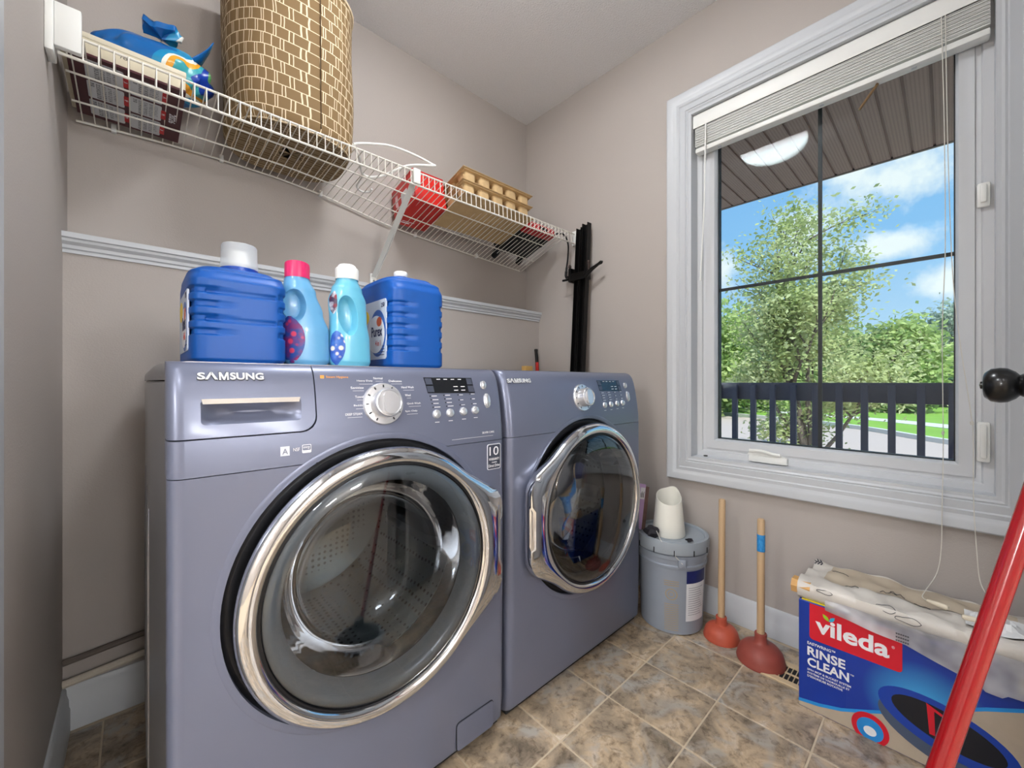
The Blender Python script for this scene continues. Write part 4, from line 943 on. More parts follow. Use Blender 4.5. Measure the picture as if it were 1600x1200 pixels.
# ------------------------------------------------------------------ bucket corner
def bucket():
    cx, cy = 1.578, .757
    t = thing('plastic_bucket', 'grey lidded plastic bucket with a printed label between dryer and baseboard', 'bucket', (cx, cy, 0))
    m = M('grey_bucket_plastic', (142, 150, 162), .42, noise=(5, .05)); ml = M('grey_lid_plastic', (150, 158, 166), .42, noise=(9, .06))
    obj('pail', lathe(B(), [(.0001, 0), (.108, 0), (.115, .004), (.126, .25), (.130, .252), (.1315, .262), (.127, .266), (.128, .285), (.134, .288), (.1345, .300), (.129, .303), (.130, .330)], (cx, cy, 0), 'Z', 64), m, t, 40)
    lid = obj('lid', lathe(B(), [(.134, .305), (.139, .308), (.140, .340), (.137, .352), (.130, .355), (.124, .352), (.121, .344), (.0001, .343)], (cx, cy, 0), 'Z', 64), ml, t, 40)
    for a in range(12):
        an = 2*PI*a/12; p = (cx+.1385*math.cos(an), cy+.1385*math.sin(an)); b = B(); box(b, -.001, .003, -.0015, .0015, .306, .326)
        bmesh.ops.transform(b, matrix=Matrix.Translation((p[0], p[1], 0)) @ Matrix.Rotation(an, 4, 'Z'), verts=b.verts[:]); obj('lid_slot', b, mDark, lid)
    def patch(a0, a1, z0, z1, off, mat, name, par=t, n=14):
        rs = []
        for z in np.linspace(z0, z1, 8):
            r = .115+(.126-.115)*z/.25+off; rs.append([(cx+r*math.cos(R(a)), cy+r*math.sin(R(a)), z) for a in np.linspace(a0, a1, n)])
        b = B(); rings(b, rs, False); return obj(name, b, mat, par, 60)
    # angles measured in plan; the camera lies towards -x -y
    lab = patch(231, 274, .055, .198, .0010, M('label_paper', (222, 224, 228), .6, noise=(60, .05)), 'paper_label')
    patch(231, 274, .198, .245, .0011, M('label_navy_band', (24, 36, 96), .5, noise=(50, .3)), 'label_band')
    for k in range(13):
        z = .180-k*.0085
        patch(235, 268-(k*7 % 9), z, z+.0022, .0014, M('label_text', (150, 154, 164), .7) if k == 0 else bpy.data.materials['label_text'], 'label_line', lab, 6)
    fp = M('faded_print', (166, 150, 124), .6)
    def ringpatch(r0, r1, ac, zc, name, mat):
        b = B(); rs = []
        for r in (r0, r1):
            row = []
            for i in range(33):
                q = 2*PI*i/32; z = zc+r*math.sin(q); R_ = .115+.011*z/.25+.0009; a = R(ac)+r*math.cos(q)/R_; row.append((cx+R_*math.cos(a), cy+R_*math.sin(a), z))
            rs.append(row)
        rings(b, rs, False); return obj(name, b, mat, t, 60)
    ringpatch(.018, .022, 206, .155, 'printed_ring', fp)
    ringpatch(.008, .011, 206, .155, 'printed_ring', fp)
    for k in range(14):
        z = .115-k*.0075
        patch(194, 218, z, z+.003, .0009, fp, 'printed_line', t, 6)
    for k in range(3):
        z = .187+k*.008; patch(194, 218, z, z+.0035, .0009, fp, 'printed_line', t, 6)
    # wire bail and its ear
    a = R(222); ex, ey = cx+.133*math.cos(a), cy+.133*math.sin(a)
    b = B(); box(b, -.004, .006, -.014, .014, .262, .292, bev=.003); bmesh.ops.transform(b, matrix=Matrix.Translation((ex, ey, 0)) @ Matrix.Rotation(a, 4, 'Z'), verts=b.verts[:]); obj('bail_ear', b, m, t)
    obj('bail', tube(B(), spline([(ex-.004, ey-.004, .278), (ex-.022, ey+.03, .318), (ex-.034, ey+.062, .352), (ex-.020, ey+.085, .372), (ex+.02, ey+.115, .372)], 6), .0018, 6), M('bail_wire', (206, 204, 198), .4, .3), t)
    return cx, cy
bcx, bcy = bucket()
# scoop, packet and bits on the lid
sx, sy, sz = bcx-.016, bcy+.002, .3555
b = B(); rs = []
prof = [(0, .061), (.004, .062), (.10, .052), (.15, .049)]
for r in range(2):
    pass
def scoop():
    t = thing('plastic_scoop', 'white plastic scoop with a slanted mouth standing on the bucket lid', 'scoop', (sx, sy, .344))
    b = B(); n = 48; rs = []; outer = [(0, .0605), (.004, .062), (.05, .057), (.10, .0525), (1, .0475)]; inner = [(1, .0455), (.10, .0500), (.01, .056)]
    for lst in (outer, inner):
        for f, r in lst:
            ring = []
            for k in range(n):
                a = 2*PI*k/n; pk = math.cos(a-R(35))           # the mouth rises away from the camera
                h = .148+.022*pk+.012*max(0, math.cos(a-R(0)))**8 if f == 1 else f
                rr = r+(.006*max(0, math.cos(a-R(0)))**10 if f == 1 else 0)
                ring.append((sx+rr*math.cos(a), sy+rr*math.sin(a), .344+h))
            rs.append(ring)
    rings(b, rs); obj('cup_wall', b, M('warm_white_plastic', (236, 234, 224), .4, noise=(6, .02)), t, 50)
scoop()
pk = thing('pink_packet', 'mauve and brown paper packet leaning on the white scoop', 'packet', (1.505, .872, .344), local=True)
pk.rotation_euler = (R(-6), R(9), R(-38))
mPk = M('mauve_card', (196, 164, 206), .5, noise=(14, .12)); mBr = M('brown_print', (120, 92, 84), .6, noise=(40, .4))
b = B(); box(b, -.030, .022, -.006, .006, .003, .186, bev=.002); pko = obj('packet_body', b, mPk, pk)
obj('brown_side', bx(.0215, .037, -.0055, .0055, .004, .178, bev=.001), mBr, pk)
obj('printed_panel', bx(.000, .020, -.0066, -.0055, .125, .172), mPrint, pk)
for k in range(4): obj('print_mark', bx(.002+.004*k, .004+.004*k, -.0069, -.006, .132, .150+.006*(k % 2)), mInk, pk)
def clod(c, r, label, seed):
    b = B(); bmesh.ops.create_icosphere(b, subdivisions=3, radius=1); rr = random.Random(seed); ph = [(rr.uniform(1, 6), rr.uniform(1, 6), rr.uniform(1, 6), rr.uniform(0, 6)) for _ in range(6)]
    zb = c[2]
    for v in b.verts:
        p = v.co.copy(); f = 1+sum(.10*math.sin(a*p.x+q*p.y+s*p.z+h) for a, q, s, h in ph); v.co = Vector((c[0]+p.x*r[0]*f, c[1]+p.y*r[1]*f, c[2]+r[2]*.8+p.z*r[2]*f))
    m = min(v.co.z for v in b.verts)
    for v in b.verts: v.co.z += zb-m
    return tag(obj('dark_clump', b, M('charcoal_lint', (48, 46, 52), .9, noise=(60, .4), bump=(60, 1)), None, 50), label, 'lint', 'dark clumps on the bucket lid')
clod((1.478, .786, .3435), (.022, .024, .022), 'larger dark grey clump between dryer and scoop on the bucket lid', 2)
clod((1.507, .652, .3555), (.011, .013, .007), 'small dark clump on the front rim of the bucket lid', 4)

# ------------------------------------------------------------------ plungers
mStick = M('plunger_wood', (192, 162, 126), .55, noise=(16, .14), aniso=(5, 5, .5), bump=(60, .1))
def plunger(x, y, r, h, top, col, label, sticker):
    t = thing('plunger', label, 'plunger', (x, y, 0), group='plungers by the baseboard')
    m = M('plunger_rubber', col, .5, noise=(9, .08), bump=(80, .15))
    k = r/.07
    obj('cup', lathe(B(), [(r*.90, .004), (r, 0), (r*1.02, .006), (r*.985, .012), (r*.97, .02*k), (r*.90, .036*k), (r*.74, .049*k), (r*.50, .057*k), (r*.34, .060*k), (.0195, .064*k), (.0180, .082*k), (.0190, .090*k), (.0175, .093*k), (.012, .093*k)], (x, y, 0), 'Z', 56), m, t, 50)
    z0 = .075*k; tx, ty = top
    st = obj('stick', tube(B(), [(x, y, z0), (x+(tx-x)*.5, y+(ty-y)*.5, z0+(h-z0)*.5), (tx, ty, h-.004), (tx, ty, h)], [.0118, .0118, .0115, .009], 18), mStick, t)
    if sticker:
        f0, f1 = .80, .87; pa = Vector((x, y, z0)).lerp(Vector((tx, ty, h)), f0-.07); pb = Vector((x, y, z0)).lerp(Vector((tx, ty, h)), f1)
        s2 = obj('sticker', tube(B(), [pa, pb], .0123, 18), M('sticker_blue', (40, 130, 200), .4, noise=(120, .3), col2=(60, 150, 214)), st)
plunger(1.594, .572, .060, .515, (1.596, .570), (180, 82, 60), 'orange rubber plunger with a plain stick, nearer the bucket', False)
plunger(1.560, .433, .072, .482, (1.566, .4335), (146, 70, 60), 'brick red rubber plunger with a blue sticker, nearer the blue box', True)
# floor register
vr = thing('floor_register', 'beige slotted floor vent behind the brick red plunger', 'floor vent', (1.55, .30, 0))
mBg = M('beige_enamel', (206, 182, 146), .4)
b = B(); vx0, vx1, vy0, vy1 = 1.490, 1.612, .165, .432
for q in ((vx0, vx0+.022, vy0, vy1), (vx1-.022, vx1, vy0, vy1), (vx0+.022, vx1-.022, vy0, vy0+.02), (vx0+.022, vx1-.022, vy1-.02, vy1)): box(b, *q, 0, .006, bev=.0012, seg=1)
obj('register_frame', b, mBg, vr)
obj('duct', bx(vx0+.022, vx1-.022, vy0+.02, vy1-.02, .0002, .0010), mDark, vr)
for i in range(18):
    y = vy0+.026+i*.0128; b = B(); box(b, vx0+.02, vx1-.02, y-.0012, y+.0012, .0012, .0052); obj('louvre', b, mBg, vr)
b = B(); box(b, (vx0+vx1)/2-.002, (vx0+vx1)/2+.002, vy0+.02, vy1-.02, .0012, .0056); obj('louvre_bar', b, mBg, vr)

# ------------------------------------------------------------------ mop box
BXF, BY0, BY1, BH = 1.431, -.140, .298, .312
mb = thing('mop_box', 'blue printed mop and bucket carton with a red logo on the floor by the wall', 'box', (1.565, .08, 0))
mBoxB = M('carton_blue', (14, 52, 150), .4, noise=(4, .04)); mBoxRed = M('carton_red', (206, 24, 44), .4); mBoxY = M('carton_yellow', (246, 222, 30), .4)
car = obj('carton', bx(BXF, 1.700, BY0, BY1, 0, BH, bev=.0015, seg=1), mBoxB, mb)
def face(poly, off, mat, name, par=car):
    return obj(name, prism(B(), poly, YZ, BXF-off, BXF+.0006), mat, par)
mGlow = M('carton_light_blue', (40, 140, 214), .4)
# soft lighter field printed behind the bucket picture
def print_field():
    m = bpy.data.materials.new('printed_glow'); m.use_nodes = True; nt = m.node_tree; N = nt.nodes.new; L = nt.links.new; p = nt.nodes['Principled BSDF']; p.inputs['Roughness'].default_value = .4
    tc = N('ShaderNodeTexCoord'); mp = N('ShaderNodeMapping'); L(tc.outputs['Object'], mp.inputs[0]); mp.inputs['Location'].default_value = (0, -.01, -.095); mp.inputs['Scale'].default_value = (0, 8.0, 8.5)
    mp.vector_type = 'POINT'
    ln = N('ShaderNodeVectorMath'); ln.operation = 'LENGTH'; L(mp.outputs[0], ln.inputs[0])
    cr = N('ShaderNodeValToRGB'); L(ln.outputs['Value'], cr.inputs[0]); e = cr.color_ramp.elements
    mp.inputs['Location'].default_value = (0, -.10, -1.15)
    e[0].position = .0; e[0].color = (*lin((70, 176, 232)), 1); e[1].position = .95; e[1].color = (*lin((14, 52, 150)), 1)
    L(cr.outputs[0], p.inputs['Base Color']); return m
face([(BY0+.001, .004), (.19, .004), (.19, BH-.003), (BY0+.001, BH-.003)], .0003, print_field(), 'print_field')
face(rrect(.078, .272, .207, .309, .009, 4, (0, 0, 1, 1)), .0006, mBoxRed, 'logo_field')
LX = BXF-.0008
ft = lambda s, y, z, h, w, m=mPrint, bo=0.0, nm='box_lettering': text(nm, s, m, car, (LX, y, z), (0, -1, 0), UPV, h, w, .0003, bo)
ft('vileda', .258, .232, .046, .156, bo=.028, nm='logo_lettering')
ft('®', .098, .262, .007, .006)
leafA, leafB = M('leaf_green', (150, 196, 40), .4), M('leaf_cyan', (40, 170, 206), .4)
def leaf(y, z, l, ang, m):
    c, s = math.cos(ang), math.sin(ang); pl = [(t*l, .22*l*math.sin(PI*t)) for t in np.linspace(0, 1, 9)]+[(t*l, -.22*l*math.sin(PI*t)) for t in np.linspace(.9, .1, 8)]
    face([(y+a*c-b_*s, z+a*s+b_*c) for a, b_ in pl], .0010, m, 'logo_leaf')
leaf(.2265, .274, .022, R(48), leafA); leaf(.2265, .274, .020, R(128), leafB)
ft('EASYWRING™', .277, .1895, .0085, .064, bo=.02); ft('RINSE', .277, .158, .0255, .086, bo=.028); ft('CLEAN', .277, .127, .0255, .094, bo=.028); ft('™', .181, .148, .004, .008)
ft('SPIN MOP & BUCKET SYSTEM', .277, .114, .0058, .098, bo=.02); ft('SYSTÈME DE VADROUILLE ET', .277, .1045, .0066, .095, bo=.02); ft("D'ESSOREUSE ROTATIVE", .277, .095, .0060, .08, bo=.02)
# floor picture along the bottom with a light blue edge
wave = [(.298, .013), (.25, .022), (.20, .038), (.16, .058), (.10, .09), (.04, .128), (-.02, .168), (-.06, .193), (BY0, .235)]
face([(y, z) for y, z in wave]+[(BY0, .002), (.297, .002)], .0005, M('print_floor', (178, 164, 146), .5, noise=(30, .1)), 'print_floor')
face([(y, z) for y, z in wave]+[(y, z+.009) for y, z in reversed(wave)], .0007, mGlow, 'print_edge')
def ell(cy, cz, ry, rz, tl, n=40): return [(cy+ry*math.cos(q)*math.cos(tl)-rz*math.sin(q)*math.sin(tl), cz+ry*math.cos(q)*math.sin(tl)+rz*math.sin(q)*math.cos(tl)) for q in (2*PI*i/n for i in range(n))]
face(ell(.005, .082, .122, .060, R(14)), .0009, M('print_steel', (70, 82, 104), .3), 'print_bucket')
face(ell(.005, .110, .122, .058, R(14)), .0012, M('print_royal', (18, 60, 160), .3), 'print_bucket_rim')
face(ell(.003, .113, .098, .040, R(14)), .0015, M('print_black', (16, 18, 28), .3), 'print_bucket_mouth')
face([(.035, .155), (.022, .150), (.020, .085), (.030, .085)], .0018, mBoxRed, 'print_clip'); face([(.036, .158), (.002, .142), (.004, .136), (.034, .150)], .0019, mBoxRed, 'print_clip')
face(ell(.140, .028, .038, .040, 0), .0016, mBoxRed, 'print_badge'); face(ell(.140, .026, .027, .029, 0), .0019, mGlow, 'print_badge_centre'); face(ell(.140, .022, .013, .012, 0), .0021, mPrint, 'print_badge_spot')
face([(-.108, .26), (-.138, .26), (-.138, .295), (-.108, .295)], .0010, mBoxY, 'yellow_flash')
obj('yellow_strip', bx(BXF+.004, BXF+.03, .215, .292, BH, BH+.0008), mBoxY, car)
ft_top = text('box_lettering', '4', mBoxB, car, (BXF+.012, .262, BH+.0009), (0, -1, 0), (1, 0, 0), .011, .007, .0003, .02)
# white film-wrapped packet lying along the top of the carton
def wrap():
    t = thing('wrapped_packet', 'long flat packet in crinkled white printed film lying on the mop box', 'packet', (1.57, .08, BH))
    m = M('white_film', (206, 200, 192), .3, noise=(6, .08), bump=(18, .5)); m2 = M('tan_paper', (186, 172, 152), .6, noise=(5, .1), bump=(14, .3))
    def top(x, y):
        s = (x-1.442)/.258; base = .030+.026*(1-s)**1.5
        return BH+base+.0035*math.sin(38*y+9*s)+.003*math.sin(71*y-14*s)+.004*math.sin(21*x*3+y*9)
    b = B(); ys = np.linspace(BY0+.004, .302, 56); rs = []
    for y in ys:
        row = [(1.442, y, BH+.0012)]
        yy = float(y); e = .004*math.sin(33*yy)+.002*math.sin(77*yy)
        row += [(1.434+e*.3, yy, BH+.012), (1.430+e*.4, yy, BH+.030), (1.436+e*.5, yy, BH+.047)]
        for s in np.linspace(.04, .96, 20): x = 1.442+.258*float(s); row.append((x, yy, top(x, yy)))
        row += [(1.698, yy, BH+.020), (1.694, yy, BH+.0012)]
        rs.append(row)
    rings(b, rs, True); obj('film_wrap', b, m, t, 60)
    b = B(); rs = []
    for y in np.linspace(BY0+.02, .255, 44):
        yy = float(y); rs.append([(1.442+.258*float(s), yy, top(1.442+.258*float(s), yy)+.0010) for s in np.linspace(.30+.03*math.sin(9*yy), .93, 14)])
    rings(b, rs, False); obj('tan_insert', b, m2, t, 60)
    # torn tan end
    b = B(); prism(b, [(1.437, BH+.014), (1.430, BH+.034), (1.442, BH+.050), (1.476, BH+.048), (1.48, BH+.016)], lambda a, c, d: (a, d, c), .272, .318); obj('torn_end', b, M('kraft_paper', (206, 160, 100), .7, noise=(20, .15), bump=(30, .3)), t)
    # film hanging over the printed face, lower edge running down to the right
    b = B(); rs = []
    for i in range(45):
        s = i/44; y = .235-.36*s; zl = BH-.006-.022*min(1, s/.45)-.034*max(0, min(1, (s-.45)/.32))-(.008 if .80 < s < .90 else 0); row = []
        for k in range(9):
            f = k/8; z = BH+.022+(zl-BH-.022)*f; row.append((BXF-.0045-.003*math.sin(26*y+4*f)-.002*math.sin(61*y)-.002*f, y, z))
        rs.append(row)
    rings(b, rs, False)
    film = glassmat('clear_film', (214, 216, 222), 1.3, .18, 1.45); nt = film.node_tree
    # a milky share so the film veils the print
    mixn = [n for n in nt.nodes if n.type == 'MIX_SHADER'][0]; out = [n for n in nt.nodes if n.type == 'OUTPUT_MATERIAL'][0]
    df = nt.nodes.new('ShaderNodeBsdfDiffuse'); df.inputs[0].default_value = (.74, .73, .76, 1); m3 = nt.nodes.new('ShaderNodeMixShader')
    nz = nt.nodes.new('ShaderNodeTexNoise'); nz.inputs['Scale'].default_value = 14; tc = nt.nodes.new('ShaderNodeTexCoord'); nt.links.new(tc.outputs['Object'], nz.inputs['Vector'])
    mr = nt.nodes.new('ShaderNodeMapRange'); mr.inputs[1].default_value = .3; mr.inputs[2].default_value = .7; mr.inputs[3].default_value = .25; mr.inputs[4].default_value = .65; nt.links.new(nz.outputs['Fac'], mr.inputs[0])
    nt.links.new(mr.outputs[0], m3.inputs[0]); nt.links.new(mixn.outputs[0], m3.inputs[1]); nt.links.new(df.outputs[0], m3.inputs[2]); nt.links.new(m3.outputs[0], out.inputs[0])
    fo = obj('hanging_film', b, film, t, 60, rec=False)
    # line drawings printed on the film
    def draw(pts, nm='printed_doodle', r=.0008, k=8): obj(nm, tube(B(), spline(pts, k), r, 5), mInk, t)
    fx = lambda y, z: (BXF-.010, y, z)
    for cy, cz, ry, rz in ((.110, .357, .020, .009), (.068, .345, .024, .009), (.238, .352, .018, .005)):
        P_ = []
        for i in range(17):
            q = 2*PI*i/16; P_.append((1.442-.010*math.sin(q*.5)**2 if False else 1.434+.012*(math.sin(q)+.3), cy+ry*math.cos(q), cz+rz*math.sin(q)*(.8+.2*math.cos(3*q))))
        P_ = [(1.431+max(0, (z-(BH+.036)))*.7, y, max(z, BH+.024)) for x, y, z in P_]
        draw(P_, k=3)
    for cx_, cy, l in ((1.55, .13, .035), (1.565, .11, .03), (1.50, .20, .03), (1.60, .245, .04), (1.52, .06, .03)):
        P_ = [(cx_+.010*math.sin(i*1.9), cy-l*i/6, 0) for i in range(7)]; draw([(x, y, top(x, y)+.0022) for x, y, z in P_], k=4)
    for i in range(5):
        y = .300-.004*i; x = 1.655+.008*(i % 2); draw([(x, y, top(x, y)+.003), (x+.008, y-.003, top(x+.008, y-.003)+.004), (x+.014, y+.002, top(x+.014, y)+.003)], r=.0016, k=3)
    for i in range(12):
        y = .085-.0065*(i % 6)-.004; z = .285-.012*(i//6)-.002*i; obj('printed_dot', lathe(B(), [(.0014, -.0004), (.0001, -.0008)], (0, 0), 'Y', 8), mInk, t) if False else None
    b = B()
    for i in range(18):
        y, z = .088-.0042*(i % 6), .310-.0085*(i//6); box(b, BXF-.0125, BXF-.0118, y-.0016, y+.0016, z-.0016, z+.0016)
    obj('printed_dots', b, mInk, t)
    # blank white tissue crumple at the near end
    b = B(); rs = []
    for i in range(12):
        y = -.03-.10*i/11; rs.append([(1.47+.13*j/9, y, top(1.47+.13*j/9, y)+.004+.022*abs(math.sin(1.3*j+.9*i))*math.sin(PI*i/11)*math.sin(PI*j/9)) for j in range(10)])
    rings(b, rs, False); obj('tissue', b, M('white_tissue', (236, 236, 236), .8), t, 20)
wrap()

# ------------------------------------------------------------------ red-handled mop
mp_ = thing('spin_mop', 'glossy red mop handle leaning in front of the blue box', 'mop', (.524, .127, 0))
m0, m1 = Vector((.527, .124, .02)), Vector((.853, -.178, 1.30))
mRedH = M('red_lacquer', (142, 8, 16), .25, noise=(6, .05), coat=.5)
obj('handle', tube(B(), [m0.lerp(m1, f) for f in (.06, .5, .97, 1)], [.0098, .0098, .0098, .007], 24), mRedH, mp_)
obj('handle_cap', tube(B(), [m1, m1+(m1-m0).normalized()*.02], [.0085, .006], 16), mBlk, mp_)
obj('mop_head', lathe(B(), [(.0001, .02), (.09, .02), (.095, .028), (.06, .045), (.025, .075), (.018, .11), (.0001, .112)], (m0.x, m0.y, 0), 'Z', 36), mBlk, mp_)
b = B()
for i in range(60):
    a = 2*PI*i/60; l = .10+.03*random.random(); tube(b, [(m0.x+.05*math.cos(a), m0.y+.05*math.sin(a), .018), (m0.x+l*.8*math.cos(a), m0.y+l*.8*math.sin(a), .014), (m0.x+l*math.cos(a), m0.y+l*math.sin(a), .008)], .006, 5)
st = obj('microfibre_strands', b, M('pale_microfibre', (206, 214, 226), .95), mp_); st['kind'] = 'stuff'

# ------------------------------------------------------------------ porch outside the window
mDkWood = M('dark_stained_wood', (104, 97, 112), .6, noise=(10, .15), bump=(30, .2))
mSoff = M('brown_soffit', (150, 126, 114), .55, noise=(5, .06))
def soffit_holes(m):
    nt = m.node_tree; N = nt.nodes.new; L = nt.links.new; p = nt.nodes['Principled BSDF']; tc = N('ShaderNodeTexCoord')
    v = N('ShaderNodeTexVoronoi'); v.inputs['Scale'].default_value = 60; v.inputs['Randomness'].default_value = 0; L(tc.outputs['Object'], v.inputs['Vector'])
    cr = N('ShaderNodeValToRGB'); cr.color_ramp.elements[0].position = .2; cr.color_ramp.elements[0].color = (.55, .55, .55, 1); cr.color_ramp.elements[1].position = .3; L(v.outputs['Distance'], cr.inputs[0])
    mx = N('ShaderNodeMix'); mx.data_type = 'RGBA'; mx.blend_type = 'MULTIPLY'; mx.inputs['Factor'].default_value = 1
    L(p.inputs['Base Color'].links[0].from_socket, mx.inputs['A']); L(cr.outputs[0], mx.inputs['B']); L(mx.outputs['Result'], p.inputs['Base Color'])
soffit_holes(mSoff)
pr = bpy.data.objects.new('porch_roof', None); COL.objects.link(pr); pr['kind'] = 'structure'; pr.location = (3, .6, 2.6); WL[pr.name] = Vector(pr.location)
SX0, SX1, SZ = 1.905, 4.09, 2.60
first = None
for i in range(36):
    y = -1.35+.109*i
    if first is None:
        b = B(); prism(b, [(y, SZ), (y+.0945, SZ), (y+.0955, SZ+.010), (y+.109, SZ+.010), (y+.109, SZ+.014), (y, SZ+.014)], lambda a, c, d: (d, a, c), SX0, SX1)
        first = obj('soffit_panel', b, mSoff, pr)
        base = first.location.copy()
    else:
        o = dup(first); o.location = base+Vector((0, .109*i, 0))
obj('roof_deck', bx(SX0, SX1+.02, -1.4, 2.6, SZ+.02, SZ+.16), mDkWood, pr)
obj('fascia', bx(SX1, SX1+.025, -1.4, 2.6, SZ-.004, SZ+.17), M('brown_fascia', (104, 92, 86), .5), pr)
deck = struct('porch_deck', bx(1.905, 3.95, -1.4, 2.6, -.16, -.10), M('grey_deck', (120, 114, 110), .8, noise=(12, .1)))
# railing
rl = thing('porch_railing', 'dark stained wooden porch railing with square balusters outside the window', 'railing', (3.78, .6, -.10))
CX_ = 3.78
obj('top_rail', bx(CX_-.02, CX_+.02, -.16, 2.5, .805, .945, bev=.003), mDkWood, rl)
obj('bottom_rail', bx(CX_-.02, CX_+.02, -.16, 2.5, .00, .09, bev=.003), mDkWood, rl)
bal0 = None
for k in range(-0, 17):
    y = .116-.14*0+.1395*(k-1)
    if bal0 is None:
        bal0 = obj('baluster', bx(CX_-.058, CX_-.020, y-.019, y+.019, .02, .93, bev=.002, seg=1), mDkWood, rl); yb0 = y; lb0 = bal0.location.copy()
    else:
        o = dup(bal0); o.location = lb0+Vector((0, y-yb0, 0))
obj('post', bx(CX_-.06, CX_+.05, -.235, -.125, -.10, 2.58, bev=.004), mDkWood, rl)
# ------------------------------------------------------------------ yard
GZ = -.70
mAsph = M('pale_asphalt', (190, 170, 162), .9, noise=(1.5, .05), bump=(8, .2))
gr = struct('ground', bx(1.9, 120, -70, 90, GZ-.4, GZ-.02), M('lawn_soil', (116, 142, 70), .95, noise=(.8, .2)))
b = B()
poly = [(2.2, -40), (2.2, 40), (26.5, 40), (23.5, 14), (20.5, 5.2), (18.5, 2.2), (15.2, -.6), (13, -6), (12, -40)]
prism(b, poly, XY, GZ-.02, GZ); struct('street', b, mAsph)
kb = B(); kp = [(26.5, 40), (23.5, 14), (20.5, 5.2), (18.5, 2.2), (15.2, -.6), (13, -6), (12, -40)]
def strip(b, pts, w0, w1, z0, z1):
    rs = []
    for i, p in enumerate(pts):
        a, c = pts[max(i-1, 0)], pts[min(i+1, len(pts)-1)]; d = Vector((c[0]-a[0], c[1]-a[1])).normalized(); n = Vector((-d.y, d.x))
        if n.x < 0: n = -n
        rs.append([(p[0]+n.x*w0, p[1]+n.y*w0, z0), (p[0]+n.x*w0, p[1]+n.y*w0, z1), (p[0]+n.x*w1, p[1]+n.y*w1, z1), (p[0]+n.x*w1, p[1]+n.y*w1, z0)])
    rings(b, rs); return b
KP = [(float(v.x), float(v.y)) for v in spline([(x, y, 0) for x, y in kp], 5)]
struct('kerb', strip(B(), KP, 0, .18, GZ-.1, GZ+.13), M('kerb_concrete', (206, 202, 196), .9))
struct('lawn', prism(B(), [(x+.17, y-.03) for x, y in KP]+[(70, -40), (90, 0), (70, 40)], XY, GZ-.1, GZ+.11), M('lawn_green', (128, 166, 66), .95, noise=(1.2, .2), bump=(20, .8)))
struct('path', strip(B(), KP, 2.4, 3.6, GZ, GZ+.125), M('path_concrete', (210, 206, 200), .9))

mBark = M('grey_bark', (120, 106, 96), .9, noise=(12, .2), bump=(25, .5))
def leafmat(name, c, c2):
    m = bpy.data.materials.new(name); m.use_nodes = True; nt = m.node_tree; nt.nodes.clear(); N = nt.nodes.new; L = nt.links.new
    nz = N('ShaderNodeTexNoise'); nz.inputs['Scale'].default_value = 1.6; tc = N('ShaderNodeTexCoord'); L(tc.outputs['Object'], nz.inputs['Vector'])
    mx = N('ShaderNodeMix'); mx.data_type = 'RGBA'; cr = N('ShaderNodeValToRGB'); cr.color_ramp.elements[0].position = .35; cr.color_ramp.elements[1].position = .65
    L(nz.outputs['Fac'], cr.inputs[0]); L(cr.outputs[0], mx.inputs['Factor']); mx.inputs['A'].default_value = (*lin(c), 1); mx.inputs['B'].default_value = (*lin(c2), 1)
    d = N('ShaderNodeBsdfDiffuse'); t = N('ShaderNodeBsdfTranslucent'); L(mx.outputs['Result'], d.inputs[0]); L(mx.outputs['Result'], t.inputs[0])
    a = N('ShaderNodeMixShader'); a.inputs[0].default_value = .4; L(d.outputs[0], a.inputs[1]); L(t.outputs[0], a.inputs[2]); o = N('ShaderNodeOutputMaterial'); L(a.outputs[0], o.inputs[0]); return m
def leaves(name, pts, size, mat, par):
    """pts: n x 3 leaf centres -> folded quads"""
    n = len(pts); u = rng.normal(size=(n, 3)); u[:, 2] *= .6; u /= np.linalg.norm(u, axis=1, keepdims=True); w = rng.normal(size=(n, 3)); w -= u*(w*u).sum(1, keepdims=True); w /= np.linalg.norm(w, axis=1, keepdims=True)
    s = size*rng.uniform(.7, 1.3, size=(n, 1)); nn = np.cross(u, w)
    q = np.stack([pts-u*s, pts-w*s*.5+nn*s*.12, pts+u*s, pts+w*s*.5+nn*s*.12], 1).reshape(-1, 3).astype(np.float32)
    me = bpy.data.meshes.new(name); me.vertices.add(4*n); me.vertices.foreach_set('co', q.ravel()); me.loops.add(4*n); me.loops.foreach_set('vertex_index', np.arange(4*n, dtype=np.int32))
    me.polygons.add(n); me.polygons.foreach_set('loop_start', np.arange(0, 4*n, 4, dtype=np.int32)); me.update(); me.validate()
    o = mobj(name, me, mat, par, 0); o['kind'] = 'stuff'; return o
def branchy(base, stems, rnd):
    """returns list of branch polylines with radii, and leaf anchor points"""
    out, anchors = [], []
    def grow(p, d, l, r, lev):
        pts = [p]; q = p
        for i in range(5):
            d = (d+Vector((rnd.gauss(0, .10), rnd.gauss(0, .10), rnd.gauss(.03, .06)))).normalized(); q = q+d*l/5; pts.append(q)
        out.append((pts, [r*(1-.14*i) for i in range(6)]))
        for pt in pts[(2 if lev else 4):]: anchors.append((pt, lev))
        if lev < 3:
            for k in range(4 if lev < 2 else 3):
                f = rnd.randint(1, 5); dd = (d+Vector((rnd.gauss(0, .7), rnd.gauss(0, .7), rnd.gauss(.12, .35)))).normalized(); grow(pts[f], dd, l*(rnd.uniform(.24, .40) if lev == 0 else rnd.uniform(.45, .7)), r*.5, lev+1)
    for d, l, r in stems: grow(Vector(base), Vector(d).normalized(), l, r, 0)
    return out, anchors
